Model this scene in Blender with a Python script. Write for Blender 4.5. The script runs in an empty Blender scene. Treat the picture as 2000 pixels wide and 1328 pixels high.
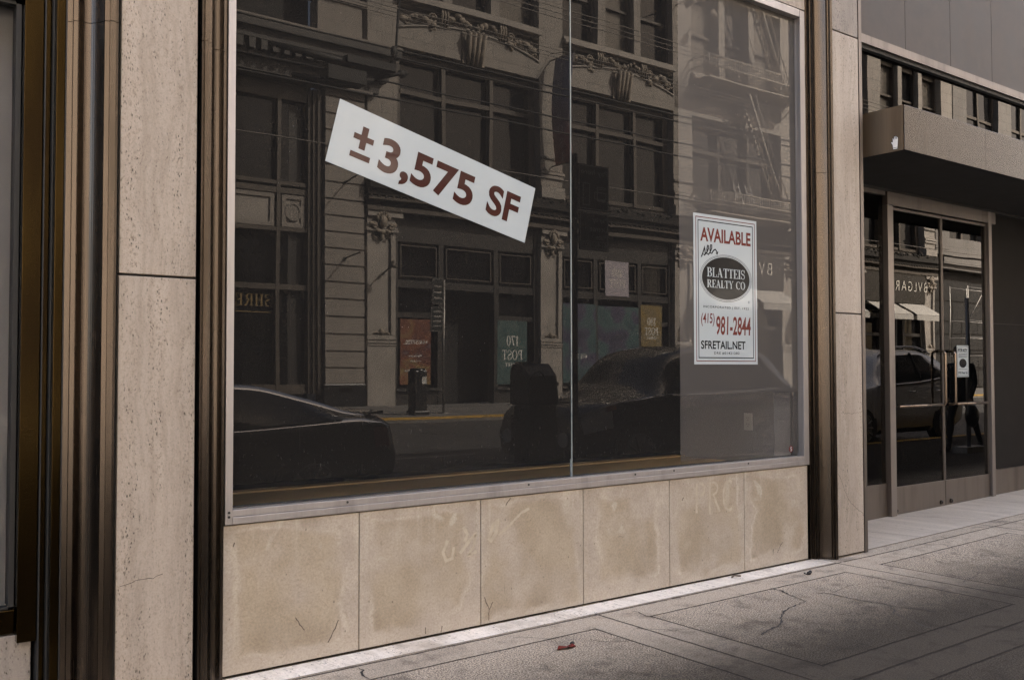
import bpy, bmesh, math, random
from mathutils import Vector, Matrix
R = math.radians
rnd = random.Random(7)
sc = bpy.context.scene
COL = sc.collection

# ------------------------------------------------------------------ materials
def new_mat(name):
    m = bpy.data.materials.new(name); m.use_nodes = True
    nt = m.node_tree; nt.nodes.clear()
    out = nt.nodes.new('ShaderNodeOutputMaterial')
    return m, nt, out

class N:
    """small node helper"""
    def __init__(s, nt): s.nt = nt
    def add(s, t, **kw):
        n = s.nt.nodes.new(t)
        for k, v in kw.items(): setattr(n, k, v)
        return n
    def put(s, sock, v):
        if isinstance(v, bpy.types.NodeSocket): s.nt.links.new(v, sock)
        elif v is not None:
            if isinstance(v, tuple) and len(v) == 3 and sock.type == 'RGBA': v = (*v, 1)
            sock.default_value = v
    def math(s, op, a, b=None, clamp=False):
        n = s.add('ShaderNodeMath', operation=op, use_clamp=clamp)
        s.put(n.inputs[0], a)
        if b is not None: s.put(n.inputs[1], b)
        return n.outputs[0]
    def coord(s, which='Object'): return s.add('ShaderNodeTexCoord').outputs[which]
    def mapping(s, v, scale=(1,1,1), loc=(0,0,0), rot=(0,0,0)):
        n = s.add('ShaderNodeMapping'); s.put(n.inputs[0], v)
        n.inputs['Scale'].default_value = scale; n.inputs['Location'].default_value = loc; n.inputs['Rotation'].default_value = rot
        return n.outputs[0]
    def noise(s, v, scale, detail=4, rough=.55, dist=0, out=0):
        n = s.add('ShaderNodeTexNoise'); s.put(n.inputs['Vector'], v)
        n.inputs['Scale'].default_value = scale; n.inputs['Detail'].default_value = detail
        n.inputs['Roughness'].default_value = rough; n.inputs['Distortion'].default_value = dist
        return n.outputs[out]
    def voro(s, v, scale, feature='F1', rand=1.0):
        n = s.add('ShaderNodeTexVoronoi', feature=feature); s.put(n.inputs['Vector'], v)
        n.inputs['Scale'].default_value = scale; n.inputs['Randomness'].default_value = rand
        return n.outputs[0]
    def ramp(s, f, stops, interp='LINEAR'):
        n = s.add('ShaderNodeValToRGB'); s.put(n.inputs[0], f)
        cr = n.color_ramp; cr.interpolation = interp
        while len(cr.elements) < len(stops): cr.elements.new(.5)
        for e, (p, c) in zip(cr.elements, stops):
            e.position = p
            if not isinstance(c, tuple): c = (c, c, c)
            e.color = (*c, 1)
        return n.outputs[0]
    def step(s, v, a, b):
        n = s.add('ShaderNodeMapRange', interpolation_type='SMOOTHSTEP'); s.put(n.inputs[0], v)
        n.inputs[1].default_value = a; n.inputs[2].default_value = b
        return n.outputs[0]
    def mix(s, f, a, b, mode='MIX'):
        n = s.add('ShaderNodeMix', data_type='RGBA', blend_type=mode)
        s.put(n.inputs[0], f); s.put(n.inputs[6], a); s.put(n.inputs[7], b)
        return n.outputs[2]
    def xyz(s, v):
        n = s.add('ShaderNodeSeparateXYZ'); s.put(n.inputs[0], v); return n.outputs
    def comb(s, x, y, z):
        n = s.add('ShaderNodeCombineXYZ'); s.put(n.inputs[0], x); s.put(n.inputs[1], y); s.put(n.inputs[2], z); return n.outputs[0]
    def bump(s, h, strength=.3, dist=.01, normal=None):
        n = s.add('ShaderNodeBump'); s.put(n.inputs['Height'], h)
        n.inputs['Strength'].default_value = strength; n.inputs['Distance'].default_value = dist
        if normal is not None: s.put(n.inputs['Normal'], normal)
        return n.outputs[0]
    def bsdf(s, out, color, rough=.6, metal=0., normal=None, spec=.5, coat=0., emit=None, aniso=0.):
        n = s.add('ShaderNodeBsdfPrincipled')
        s.put(n.inputs['Base Color'], color); s.put(n.inputs['Roughness'], rough); s.put(n.inputs['Metallic'], metal)
        n.inputs['Specular IOR Level'].default_value = spec; n.inputs['Coat Weight'].default_value = coat
        n.inputs['Coat Roughness'].default_value = .03
        if aniso: n.inputs['Anisotropic'].default_value = aniso
        if normal is not None: s.put(n.inputs['Normal'], normal)
        s.nt.links.new(n.outputs[0], out.inputs[0])
        return n
    def rand(s): return s.add('ShaderNodeObjectInfo').outputs['Random']

def simple(name, color, rough=.6, metal=0., var=.12, scale=6., spec=.5, coat=0., bump=0.):
    m, nt, out = new_mat(name); n = N(nt)
    v = n.coord()
    f = n.noise(v, scale, 5, .6)
    c = n.mix(n.step(f, .3, .7), tuple(x*(1-var) for x in color), tuple(min(1, x*(1+var)) for x in color))
    r = n.math('ADD', n.math('MULTIPLY', n.math('SUBTRACT', f, .5), .25), rough, clamp=True)
    nb = n.bump(n.noise(v, scale*12, 3), bump, .002) if bump else None
    n.bsdf(out, c, r, metal, nb, spec, coat)
    return m

def glass_mat(name, f0=.045, tint=.9, dirt=.5, dirty_low=None, shade_and_dirt=None):
    m, nt, out = new_mat(name); n = N(nt)
    g = n.add('ShaderNodeNewGeometry')
    d = n.add('ShaderNodeVectorMath', operation='DOT_PRODUCT')
    nt.links.new(g.outputs['Incoming'], d.inputs[0]); nt.links.new(g.outputs['Normal'], d.inputs[1])
    c = n.math('ABSOLUTE', d.outputs['Value'])
    fr = n.math('ADD', n.math('MULTIPLY', n.math('POWER', n.math('SUBTRACT', 1., c), 5.), 1-f0), f0)
    bf = g.outputs['Backfacing']
    fr = n.math('MULTIPLY', fr, n.math('SUBTRACT', 1., bf))
    tr = n.add('ShaderNodeBsdfTransparent')
    v = n.coord(); GX, GY, GZ = n.xyz(v)
    t_ = tint
    if shade_and_dirt:      # shop's inner darkness tinted into the pane, except right end and sill
        m_ = n.math('MULTIPLY', n.math('SUBTRACT', 1., n.step(GX, shade_and_dirt[0]-.004, shade_and_dirt[0]+.004)), n.step(GZ, shade_and_dirt[1], shade_and_dirt[1]+.012))
        t_ = n.math('ADD', n.math('MULTIPLY', m_, shade_and_dirt[2]-.97), .97)
        # painted haze at the right end, standing in for the dim wall behind
        side_ = n.step(GX, shade_and_dirt[0]-.004, shade_and_dirt[0]+.004)
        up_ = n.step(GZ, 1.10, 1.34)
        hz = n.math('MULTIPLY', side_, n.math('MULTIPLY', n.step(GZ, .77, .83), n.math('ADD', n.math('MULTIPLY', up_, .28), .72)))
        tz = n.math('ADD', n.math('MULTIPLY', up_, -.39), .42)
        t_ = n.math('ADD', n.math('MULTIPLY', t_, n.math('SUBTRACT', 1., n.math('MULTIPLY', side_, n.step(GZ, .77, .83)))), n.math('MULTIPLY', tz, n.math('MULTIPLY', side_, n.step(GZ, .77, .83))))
    t_ = n.math('MAXIMUM', t_, bf)
    nt.links.new(n.comb(t_, t_, t_), tr.inputs[0])
    gl = n.add('ShaderNodeBsdfGlossy'); gl.inputs['Roughness'].default_value = 0.0
    gl.inputs['Color'].default_value = (1, .97, .93, 1)
    v = n.coord()
    # faint waviness of real plate glass
    w = n.bump(n.noise(v, 1.3, 1, .3), .035, .02)
    nt.links.new(w, gl.inputs['Normal'])
    mx = n.add('ShaderNodeMixShader'); nt.links.new(fr, mx.inputs[0]); nt.links.new(tr.outputs[0], mx.inputs[1]); nt.links.new(gl.outputs[0], mx.inputs[2])
    last = mx.outputs[0]
    if shade_and_dirt:
        hd = n.add('ShaderNodeBsdfDiffuse'); nt.links.new(n.mix(n.step(GX, shade_and_dirt[0]-.004, shade_and_dirt[0]+.004), (.0065, .0063, .0061), (.068, .064, .060)), hd.inputs[0])  # dim interior tones painted as diffuse colour, dark part and right end
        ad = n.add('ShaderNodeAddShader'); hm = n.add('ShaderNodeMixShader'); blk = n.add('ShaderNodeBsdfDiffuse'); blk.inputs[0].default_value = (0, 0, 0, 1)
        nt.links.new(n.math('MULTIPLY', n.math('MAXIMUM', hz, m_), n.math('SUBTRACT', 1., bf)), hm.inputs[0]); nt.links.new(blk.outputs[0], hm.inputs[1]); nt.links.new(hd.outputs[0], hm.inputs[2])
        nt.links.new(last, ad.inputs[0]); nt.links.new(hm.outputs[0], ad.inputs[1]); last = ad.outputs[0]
    if dirt:
        df = n.add('ShaderNodeBsdfDiffuse'); df.inputs[0].default_value = (.55, .53, .5, 1)
        sp = n.voro(n.mapping(v, (1, 1, .8)), 34.)
        spot = n.math('SUBTRACT', 1., n.step(sp, .035, .09))
        keep = n.step(n.noise(v, 2.2, 3), .52, .72)
        streak = n.step(n.noise(n.mapping(v, (60, 60, 2.2)), 1., 4, .7), .56, .86)
        z = n.xyz(v)[2]
        low = n.math('SUBTRACT', 1.0, n.step(z, .7, 1.45)) if dirty_low else 0.0
        fine = n.step(n.noise(n.mapping(v, (90, 90, 40)), 1., 3, .7), .64, .8)
        shade_and_dirt = n.math('ADD', n.math('MULTIPLY', streak, .012), .010)
        lowm = n.math('MULTIPLY', n.math('ADD', n.math('MULTIPLY', fine, .22), .008), low)
        tot = n.math('ADD', n.math('ADD', n.math('MULTIPLY', n.math('MULTIPLY', spot, keep), .5), shade_and_dirt), lowm)
        tot = n.math('MULTIPLY', tot, dirt, clamp=True)
        m2 = n.add('ShaderNodeMixShader'); nt.links.new(tot, m2.inputs[0]); nt.links.new(last, m2.inputs[1]); nt.links.new(df.outputs[0], m2.inputs[2])
        last = m2.outputs[0]
    nt.links.new(last, out.inputs[0])
    return m

def travertine(name, light=(.365,.315,.262), dark=(.155,.122,.088), pit=1.0, rough=.55, along='z'):
    m, nt, out = new_mat(name); n = N(nt)
    v = n.coord('Object'); r = n.rand()
    sh = n.add('ShaderNodeVectorMath', operation='ADD'); nt.links.new(v, sh.inputs[0]); nt.links.new(n.comb(n.math('MULTIPLY', r, 17.), 0., n.math('MULTIPLY', r, 31.)), sh.inputs[1])
    v = sh.outputs[0]
    st = (1, 1, .06) if along == 'z' else (1., .06, 1)
    warp = n.noise(n.mapping(v, (1.5, 1.5, 1.5)), 2.0, 3, .5, 0, 1)
    w2 = n.add('ShaderNodeVectorMath', operation='MULTIPLY_ADD'); nt.links.new(warp, w2.inputs[0]); w2.inputs[1].default_value = (.10, .10, .02); nt.links.new(v, w2.inputs[2])
    vv = w2.outputs[0]
    vein = n.noise(n.mapping(vv, tuple(34*x for x in st)), 1., 5, .68)
    vein2 = n.noise(n.mapping(vv, tuple(8*x for x in st)), 1., 4, .6)
    blot = n.noise(v, 3.2, 4, .6)
    mid = tuple((a*.35+b*.65) for a, b in zip(dark, light))
    c = n.mix(n.step(vein, .34, .62), mid, light)
    c = n.mix(n.step(vein2, .40, .75), c, tuple(min(1, x*1.13) for x in light))
    c = n.mix(n.math('MULTIPLY', n.step(blot, .5, .78), .35 if along == 'z' else .8), c, mid if along == 'z' else dark)
    band = n.step(n.noise(n.mapping(vv, tuple(15*x for x in ((1, 1, .035) if along == 'z' else (1, .04, 1)))), 1., 3, .6), .44, .62)
    # grainy, pitted bedding: short dashes along the grain, crowded in bands
    gr1 = n.noise(n.mapping(vv, (105, 105, 55) if along == 'z' else (60, 34, 60)), 1., 3, .7)
    c = n.mix(n.math('MULTIPLY', n.step(gr1, .48, .70), n.math('ADD', n.math('MULTIPLY', band, .45), .25)), c, dark)
    pv = n.voro(n.mapping(vv, (100, 100, 38) if along == 'z' else (80, 40, 80)), 1.)
    pits = n.math('SUBTRACT', 1., n.step(pv, .16, .34))
    sel = n.step(n.noise(n.mapping(vv, (60, 60, 30)), 1., 2, .6), .46, .56)
    pm = n.math('MULTIPLY', n.math('MULTIPLY', pits, sel), n.math('ADD', n.math('MULTIPLY', band, .75), .25))
    pm = n.math('MULTIPLY', pm, pit, clamp=True)
    c = n.mix(n.math('MULTIPLY', pm, .95), c, (.045, .040, .028))
    fine = n.noise(v, 120., 3, .6)
    c = n.mix(.28, c, n.mix(1., c, n.ramp(fine, [(.3, .45), (.7, 1.1)]), 'MULTIPLY'))
    h = n.math('SUBTRACT', n.math('MULTIPLY', fine, .25), pm)
    n.bsdf(out, c, rough, 0, n.bump(h, .5, .003), .4)
    return m

def base_stone(name):
    """honed limestone with water-stain tide marks near every edge"""
    m, nt, out = new_mat(name); n = N(nt)
    g = n.xyz(n.coord('Generated')); o = n.coord('Object'); r = n.rand()
    off = n.comb(n.math('MULTIPLY', r, 23.), n.math('MULTIPLY', r, 7.), n.math('MULTIPLY', r, 41.))
    sh = n.add('ShaderNodeVectorMath', operation='ADD'); nt.links.new(o, sh.inputs[0]); nt.links.new(off, sh.inputs[1]); v = sh.outputs[0]
    u, z = g[0], g[2]
    ed = n.math('MINIMUM', n.math('MINIMUM', u, n.math('SUBTRACT', 1., u)), n.math('MINIMUM', z, n.math('MULTIPLY', n.math('SUBTRACT', 1., z), 1.5)))
    wob = n.noise(v, 2.3, 3, .55, .5); wob2 = n.noise(v, 13., 4, .65)
    d = n.math('ADD', ed, n.math('ADD', n.math('MULTIPLY', n.math('SUBTRACT', wob, .5), .42), n.math('MULTIPLY', n.math('SUBTRACT', wob2, .5), .045)))
    d = n.math('ADD', d, n.math('MULTIPLY', n.math('SUBTRACT', n.math('FRACT', n.math('MULTIPLY', r, 7.31)), .45), .10))
    inner = n.math('MULTIPLY', n.step(d, .05, .19), n.step(n.noise(v, 2.6, 3, .55), .30, .58))
    line = n.math('MULTIPLY', n.step(d, .075, .105), n.math('SUBTRACT', 1., n.step(d, .105, .145)))
    speck = n.noise(n.mapping(v, (85, 85, 85)), 1., 3, .7)
    worm = n.noise(v, 44., 3, .6, 1.4)
    cl = n.noise(v, 2.1, 5, .6)
    centre = n.mix(n.step(cl, .3, .72), (.295, .243, .172), (.395, .335, .250))
    drk = n.math('MULTIPLY', n.math('SUBTRACT', 1., n.step(z, .02, .42)), n.step(n.noise(v, 4.1, 4, .6), .4, .62))
    centre = n.mix(n.math('MULTIPLY', drk, .75), centre, (.235, .19, .135))
    border = n.mix(n.step(n.noise(v, 5., 5, .6), .3, .7), (.425, .372, .305), (.36, .31, .25))
    c = n.mix(n.math('MULTIPLY', inner, .95), border, centre)
    c = n.mix(n.math('MULTIPLY', n.math('MULTIPLY', line, n.step(n.noise(v, 3.1, 3, .6), .40, .68)), .55), c, (.52, .465, .385))
    # drips from the sill
    dr = n.noise(n.mapping(v, (14, 14, .9)), 1., 3, .6)
    top = n.math('MULTIPLY', n.step(z, .55, .98), n.step(dr, .54, .72))
    c = n.mix(n.math('MULTIPLY', top, .62), c, (.50, .455, .375))
    topd = n.math('MULTIPLY', n.step(z, .80, 1.0), n.step(n.noise(n.mapping(v, (6, 6, 3)), 1., 4), .42, .62))
    c = n.mix(n.math('MULTIPLY', topd, .5), c, (.26, .215, .16))
    # pale scrubbed blotches
    bl = n.math('MULTIPLY', n.step(n.noise(v, 4.6, 2, .4, .8), .64, .69), n.step(z, .45, .7))
    c = n.mix(n.math('MULTIPLY', bl, .5), c, (.50, .46, .385))
    c = n.mix(n.math('MULTIPLY', n.step(worm, .56, .68), .34), c, (.23, .18, .12))
    c = n.mix(.42, c, n.mix(1., c, n.ramp(speck, [(.32, .55), (.66, 1.18)]), 'MULTIPLY'))
    # dark fossil flecks and chips
    fl = n.math('SUBTRACT', 1., n.step(n.voro(n.mapping(v, (16, 16, 9), (0,0,0), (0, .5, 0)), 1.), .03, .075))
    c = n.mix(n.math('MULTIPLY', fl, .75), c, (.10, .08, .06))
    wf = n.math('SUBTRACT', 1., n.step(n.voro(n.mapping(v, (33, 33, 33)), 1.), .03, .08))
    wf = n.math('MULTIPLY', wf, n.math('SUBTRACT', 1., n.step(z, .1, .3)))
    c = n.mix(n.math('MULTIPLY', wf, .6), c, (.6, .57, .5))
    # scratches
    scn = n.noise(n.mapping(v, (5, 5, 1.4), (0,0,0), (0, .6, 0)), 1.4, 2, .5, .4)
    scr = n.math('SUBTRACT', 1., n.step(n.math('ABSOLUTE', n.math('SUBTRACT', scn, .5)), .0008, .004))
    scr = n.math('MULTIPLY', scr, n.step(n.noise(v, 5.5, 2), .62, .68))
    c = n.mix(n.math('MULTIPLY', scr, .5), c, (.13, .10, .075))
    n.bsdf(out, c, n.math('ADD', .42, n.math('MULTIPLY', cl, .2)), 0, n.bump(n.math('ADD', speck, n.math('MULTIPLY', worm, .6)), .16, .002), .35)
    return m

def sidewalk_mat(name):
    m, nt, out = new_mat(name); n = N(nt)
    v = n.coord('Object')
    wv = n.noise(v, 9., 3, .6, 0, 1)
    w = n.add('ShaderNodeVectorMath', operation='MULTIPLY_ADD'); nt.links.new(wv, w.inputs[0]); w.inputs[1].default_value = (.012, .012, 0); nt.links.new(v, w.inputs[2])
    X, Y, Z = n.xyz(w.outputs[0])
    X = n.math('SUBTRACT', X, .006); Y = n.math('SUBTRACT', Y, .006)
    px = n.math('WRAP', n.math('SUBTRACT', X, 3.71), 2.35); nd = px.node; nd.inputs[2].default_value = 0.
    def lines(c, per, offs, width):
        res = None
        for o_ in offs:
            a = n.math('ABSOLUTE', n.math('SUBTRACT', c, o_))
            l = n.math('SUBTRACT', 1., n.step(a, width*.35, width))
            res = l if res is None else n.math('MAXIMUM', res, l)
        return res
    inx = n.math('MULTIPLY', n.step(px, .212, .218), n.math('SUBTRACT', 1., n.step(px, 2.134, 2.14)))
    py = n.math('WRAP', n.math('SUBTRACT', Y, -.19), 1.56); py.node.inputs[2].default_value = 0.
    # Y bands:  -.19..-.40 band, -.40..-1.54 field, -1.54..-1.75 band, joint at -1.75
    iny = n.math('MULTIPLY', n.step(py, .21, .216), n.math('SUBTRACT', 1., n.step(py, 1.344, 1.35)))
    field = n.math('MULTIPLY', inx, iny)
    jx = n.math('MAXIMUM', lines(px, 2.35, (0., 2.35), .010), 0.)
    jy = lines(py, 1.56, (0., 1.56), .010)
    fx = n.math('MULTIPLY', lines(px, 2.35, (.215, 2.137), .009), n.math('MULTIPLY', n.step(py, .20, .208), n.math('SUBTRACT', 1., n.step(py, 1.352, 1.36))))
    fy = n.math('MULTIPLY', lines(py, 1.56, (.213, 1.347), .009), n.math('MULTIPLY', n.step(px, .205, .212), n.math('SUBTRACT', 1., n.step(px, 2.14, 2.147))))
    groove = n.math('MAXIMUM', n.math('MAXIMUM', jx, jy), n.math('MAXIMUM', fx, fy))
    brk = n.step(n.noise(v, 14., 3, .7), .28, .42)
    groove = n.math('MULTIPLY', groove, n.math('ADD', n.math('MULTIPLY', brk, .75), .25))
    agg = n.noise(v, 120., 3, .75); agg2 = n.noise(v, 52., 3, .65)
    big = n.noise(v, 1.3, 5, .62); mid = n.noise(v, 5., 5, .65, .3)
    fcol = n.mix(n.step(agg, .41, .60), (.085, .069, .054), (.66, .555, .425))
    fcol = n.mix(n.math('MULTIPLY', n.step(agg2, .5, .7), .5), fcol, (.13, .115, .10))
    bcol = n.mix(n.step(agg2, .3, .7), (.37, .312, .245), (.53, .452, .355))
    c = n.mix(n.math('ADD', n.math('MULTIPLY', field, .40), .45), bcol, fcol)
    c = n.mix(n.math('MULTIPLY', n.step(mid, .50, .70), .55), c, (.10, .083, .068))
    c = n.mix(n.math('MULTIPLY', n.step(big, .5, .72), .30), c, (.08, .067, .056))
    # painted light falloff: pavement darkens away from the wall, with a noisy edge
    falloff = n.math('ADD', n.math('MULTIPLY', Y, -1.), n.math('MULTIPLY', n.math('SUBTRACT', n.noise(v, 11., 6, .75), .5), .42))
    c = n.mix(n.math('MULTIPLY', n.step(falloff, .28, 1.45), .98), c, n.mix(.91, c, (.0095, .0088, .0075)))
    # tyre/foot grime, spots and pale gum
    grit = n.math('MULTIPLY', n.math('SUBTRACT', 1., n.step(n.voro(v, 46.), .10, .26)), n.step(n.noise(v, 9., 3, .7), .46, .60))
    c = n.mix(n.math('MULTIPLY', grit, .55), c, (.03, .026, .022))
    gum = n.math('SUBTRACT', 1., n.step(n.voro(v, 4.2), .03, .055))
    c = n.mix(n.math('MULTIPLY', gum, .45), c, (.05, .045, .04))
    ws = n.math('SUBTRACT', 1., n.step(n.voro(n.mapping(v, (1,1,1), (3.3,1.7,0)), 16.), .02, .045))
    ws = n.math('MULTIPLY', ws, n.step(n.noise(v, 3., 2), .5, .65))
    c = n.mix(n.math('MULTIPLY', ws, .6), c, (.42, .39, .36))
    c = n.mix(n.math('MULTIPLY', groove, .9), c, (.022, .019, .017))
    # thin random hairline cracks
    cv = n.add('ShaderNodeVectorMath', operation='MULTIPLY_ADD'); nt.links.new(n.noise(v, 3.2, 4, .6, 0, 1), cv.inputs[0]); cv.inputs[1].default_value = (.5, .5, 0); nt.links.new(v, cv.inputs[2])
    cr = n.math('SUBTRACT', 1., n.step(n.voro(cv.outputs[0], .9, 'DISTANCE_TO_EDGE'), .001, .005))
    cr = n.math('MULTIPLY', cr, n.step(n.noise(v, 2.3, 3), .56, .66))
    c = n.mix(n.math('MULTIPLY', cr, .65), c, (.03, .026, .022))
    h = n.math('SUBTRACT', n.math('ADD', n.math('MULTIPLY', agg, .6), n.math('MULTIPLY', mid, .8)), n.math('MULTIPLY', groove, 2.5))
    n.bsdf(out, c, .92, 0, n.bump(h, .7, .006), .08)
    return m

def metal_mat(name, color, rough=.35, streak=.25, aniso=.0, grime=(.05,.04,.03), gr=.35):
    m, nt, out = new_mat(name); n = N(nt)
    v = n.coord()
    br = n.noise(n.mapping(v, (70, 70, 1.5)), 1., 3, .6)
    tar = n.noise(n.mapping(v, (6, 6, .9)), 1., 3, .5)
    c = n.mix(n.math('MULTIPLY', n.step(br, .3, .75), .35), color, tuple(x*.78 for x in color))
    c = n.mix(n.math('MULTIPLY', n.step(tar, .48, .75), gr), c, grime)
    rr = n.math('ADD', n.math('ADD', rough-.06, n.math('MULTIPLY', tar, .16)), n.math('MULTIPLY', br, .05))
    n.bsdf(out, c, rr, 1.0, None)
    return m

def block_mat(name, c1, c2, mortar, bw=.9, bh=.45, msz=.012, bump=.5):
    """masonry courses in the X-Z plane"""
    m, nt, out = new_mat(name); n = N(nt)
    v = n.coord(); X, Y, Z = n.xyz(v)
    b = n.add('ShaderNodeTexBrick'); nt.links.new(n.comb(X, Z, 0.), b.inputs['Vector'])
    b.inputs['Scale'].default_value = 1.; b.inputs['Mortar Size'].default_value = msz; b.inputs['Mortar Smooth'].default_value = .2
    b.inputs['Brick Width'].default_value = bw; b.inputs['Row Height'].default_value = bh; b.inputs['Bias'].default_value = -.2
    b.inputs['Color1'].default_value = (*c1, 1); b.inputs['Color2'].default_value = (*c2, 1); b.inputs['Mortar'].default_value = (*mortar, 1)
    st = n.noise(n.mapping(v, (1.1, 1.1, .35)), 1., 5, .65)
    c = n.mix(n.math('MULTIPLY', n.step(st, .45, .75), .4), b.outputs[0], tuple(x*.6 for x in c1))
    n.bsdf(out, c, .75, 0, n.bump(n.math('SUBTRACT', n.math('MULTIPLY', n.noise(v, 25., 4), .2), b.outputs['Fac']), bump, .02), .3)
    return m

M = {}
M['trav'] = travertine('travertine_cladding')
M['trav_rough'] = travertine('weathered_travertine', (.26,.23,.20), (.15,.13,.11), 1.8, .7)
M['strip'] = travertine('travertine_threshold', (.86,.79,.69), (.40,.33,.25), 1.4, .35, 'y')
M['step'] = travertine('entrance_slab', (.52,.455,.375), (.36,.30,.235), .5, .6, 'y')
M['base'] = base_stone('stained_limestone')
M['head'] = simple('smooth_stone', (.050,.0405,.0335), .6, 0, .25, 2.5, .35, bump=.1)
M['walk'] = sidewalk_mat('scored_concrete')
M['alu'] = metal_mat('mill_aluminium', (.40,.378,.368), .5, gr=.28)
M['alu_post'] = metal_mat('worn_aluminium', (.24,.215,.20), .45, gr=.35)
M['alu_dk'] = metal_mat('dull_aluminium', (.17,.148,.132), .42, gr=.4)
M['bronze'] = metal_mat('bronze_cladding', (.088,.072,.058), .22, gr=.6)
M['alu_panel'] = simple('brown_panel', (.014,.0125,.0115), .7, 0, .05, 2, .1)
M['brass'] = metal_mat('aged_brass', (.036,.0235,.0085), .17, gr=.7, grime=(.012,.008,.005))
M['steel'] = metal_mat('brushed_steel', (.052,.046,.042), .20, gr=.45)
M['steel_end'] = metal_mat('stained_bronze_sheet', (.26,.19,.125), .55, gr=.45)
M['pull'] = metal_mat('bronze_pull', (.24,.185,.14), .25, gr=.1)
M['black'] = simple('black_gasket', (.012,.012,.012), .6)
M['dark'] = simple('dark_recess', (.02,.019,.018), .8)
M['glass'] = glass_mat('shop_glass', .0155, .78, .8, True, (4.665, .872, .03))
M['glass_side'] = glass_mat('side_glass', .0175, .80, .3)
M['glass_door'] = glass_mat('door_glass', .0155, .05, .25)
M['glass_dim'] = glass_mat('transom_glass', .0095, .05, .2)
M['glass_edge'] = simple('glass_edge', (.22,.25,.245), .3)
M['ply'] = simple('plywood_shelf', (.80,.58,.30), .55, 0, .12, 1.5)
M['plaster'] = simple('grey_plaster', (.30,.29,.28), .8, 0, .04, 3)
M['blind'] = simple('grey_roller_blind', (.20,.195,.19), .8, 0, .05, 2)
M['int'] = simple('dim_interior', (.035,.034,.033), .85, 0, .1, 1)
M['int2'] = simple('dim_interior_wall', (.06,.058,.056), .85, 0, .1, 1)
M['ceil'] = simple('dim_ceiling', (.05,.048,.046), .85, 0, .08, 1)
M['paper'] = simple('sign_paper', (.385,.43,.445), .03, 0, .03, 3, .22, bump=.12)
M['red'] = simple('oxblood_ink', (.043,.013,.0105), .05, 0, .06, 8, .22)
M['red2'] = simple('red_ink', (.12,.020,.016), .2, 0, .06, 8, .2)
M['ink'] = simple('black_ink', (.010,.010,.011), .10, 0, .05, 6, .10)
M['white'] = simple('white_plastic', (.80,.78,.74), .4, 0, .03)
M['ghost'] = simple('scrubbed_stone', (.405,.350,.268), .5, 0, .12, 20)
M['chip'] = simple('dark_chip', (.10,.08,.06), .8, 0, .2, 30)
M['crack'] = simple('crack_dirt', (.02,.017,.015), .9)
M['road'] = simple('asphalt', (.055,.053,.052), .8, 0, .35, 1.2, .4, bump=.5)
M['far_walk'] = simple('grey_pavement', (.16,.155,.15), .75, 0, .2, .8, bump=.3)
M['kerb'] = simple('kerb_stone', (.18,.17,.16), .8, 0, .15, 3)
M['yellow'] = simple('kerb_yellow', (.55,.33,.05), .7, 0, .25, 4)
M['white_paint'] = simple('road_paint', (.6,.6,.58), .7, 0, .25, 5)
M['beige'] = block_mat('terracotta_blocks', (.345,.320,.292), (.31,.288,.262), (.15,.138,.125), .95, .62, .012)
M['beige_plain'] = simple('terracotta', (.345,.320,.292), .7, 0, .14, 1.1, bump=.3)
M['rust'] = block_mat('rusticated_stone', (.305,.280,.255), (.285,.262,.238), (.17,.157,.142), 1.6, .62, .006)
M['dkstone'] = simple('black_granite', (.02,.02,.021), .25)
M['wframe'] = simple('brown_window_frame', (.085,.072,.06), .5, 0, .2, 4)
M['wframe_dk'] = simple('dark_window_frame', (.035,.032,.03), .5, 0, .2, 4)
M['wglass'] = simple('dark_window_glass', (.012,.012,.013), .06, 0, .3, 1, .5)
M['wglass_pale'] = simple('blind_behind_glass', (.13,.12,.105), .2, 0, .2, .6)
M['dkcorn'] = simple('sooty_cornice', (.022,.02,.018), .85, 0, .4, 3, bump=.6)
M['orn'] = simple('terracotta_ornament', (.30,.26,.215), .65, 0, .3, 3)
M['iron_pale'] = simple('pale_painted_iron', (.40,.36,.31), .55, 0, .2, 8)
M['iron'] = simple('painted_iron', (.13,.115,.10), .55, 0, .2, 8)
M['awning'] = simple('white_canvas', (.42,.41,.39), .8, 0, .06, 2)
M['gold'] = simple('gilt_letter', (.30,.22,.10), .4, .3)
M['pale_letter'] = simple('pale_letter', (.75,.72,.66), .5)
M['blue_banner'] = None
M['tesla'] = simple('black_car_paint', (.010,.0105,.012), .22, 0, .05, 2, .5, 1.)
M['suvp'] = simple('charcoal_car_paint', (.022,.021,.021), .22, 0, .05, 2, .5, 1.)
M['silver'] = simple('silver_car_paint', (.82,.82,.82), .35, .0, .04, 2, .5, 1.)
M['glint'] = simple('sky_glint_metal', (.93,.94,.95), .12, 1., .03, 3)  # near-white metal for strips that imitate sky highlights on dark paint
M['carglass'] = simple('tinted_car_glass', (.010,.011,.012), .04, 0, .1, 1, .5)
M['tyre'] = simple('tyre_rubber', (.018,.018,.018), .85)
M['rim'] = metal_mat('alloy_rim', (.30,.30,.30), .3, gr=.3)
M['chrome'] = metal_mat('chrome_trim', (.6,.6,.6), .15, gr=.05)
M['lamp'] = simple('lamp_lens', (.62,.60,.58), .12, 0, .1, 6, .6, 1.)
M['amber'] = simple('amber_lens', (.35,.12,.03), .2)
M['tail'] = simple('red_lens', (.16,.012,.01), .15)
M['kiosk'] = simple('black_powder_coat', (.02,.02,.021), .3)
M['signgreen'] = simple('dark_sign_face', (.022,.026,.026), .4)
M['signtext'] = simple('grey_sign_text', (.80,.80,.78), .5)
M['galv'] = metal_mat('galvanised_pole', (.35,.34,.33), .5, gr=.3)
M['cloth'] = simple('dark_clothing', (.012,.012,.013), .85)
M['denim'] = simple('dark_trousers', (.016,.016,.018), .85)
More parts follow.
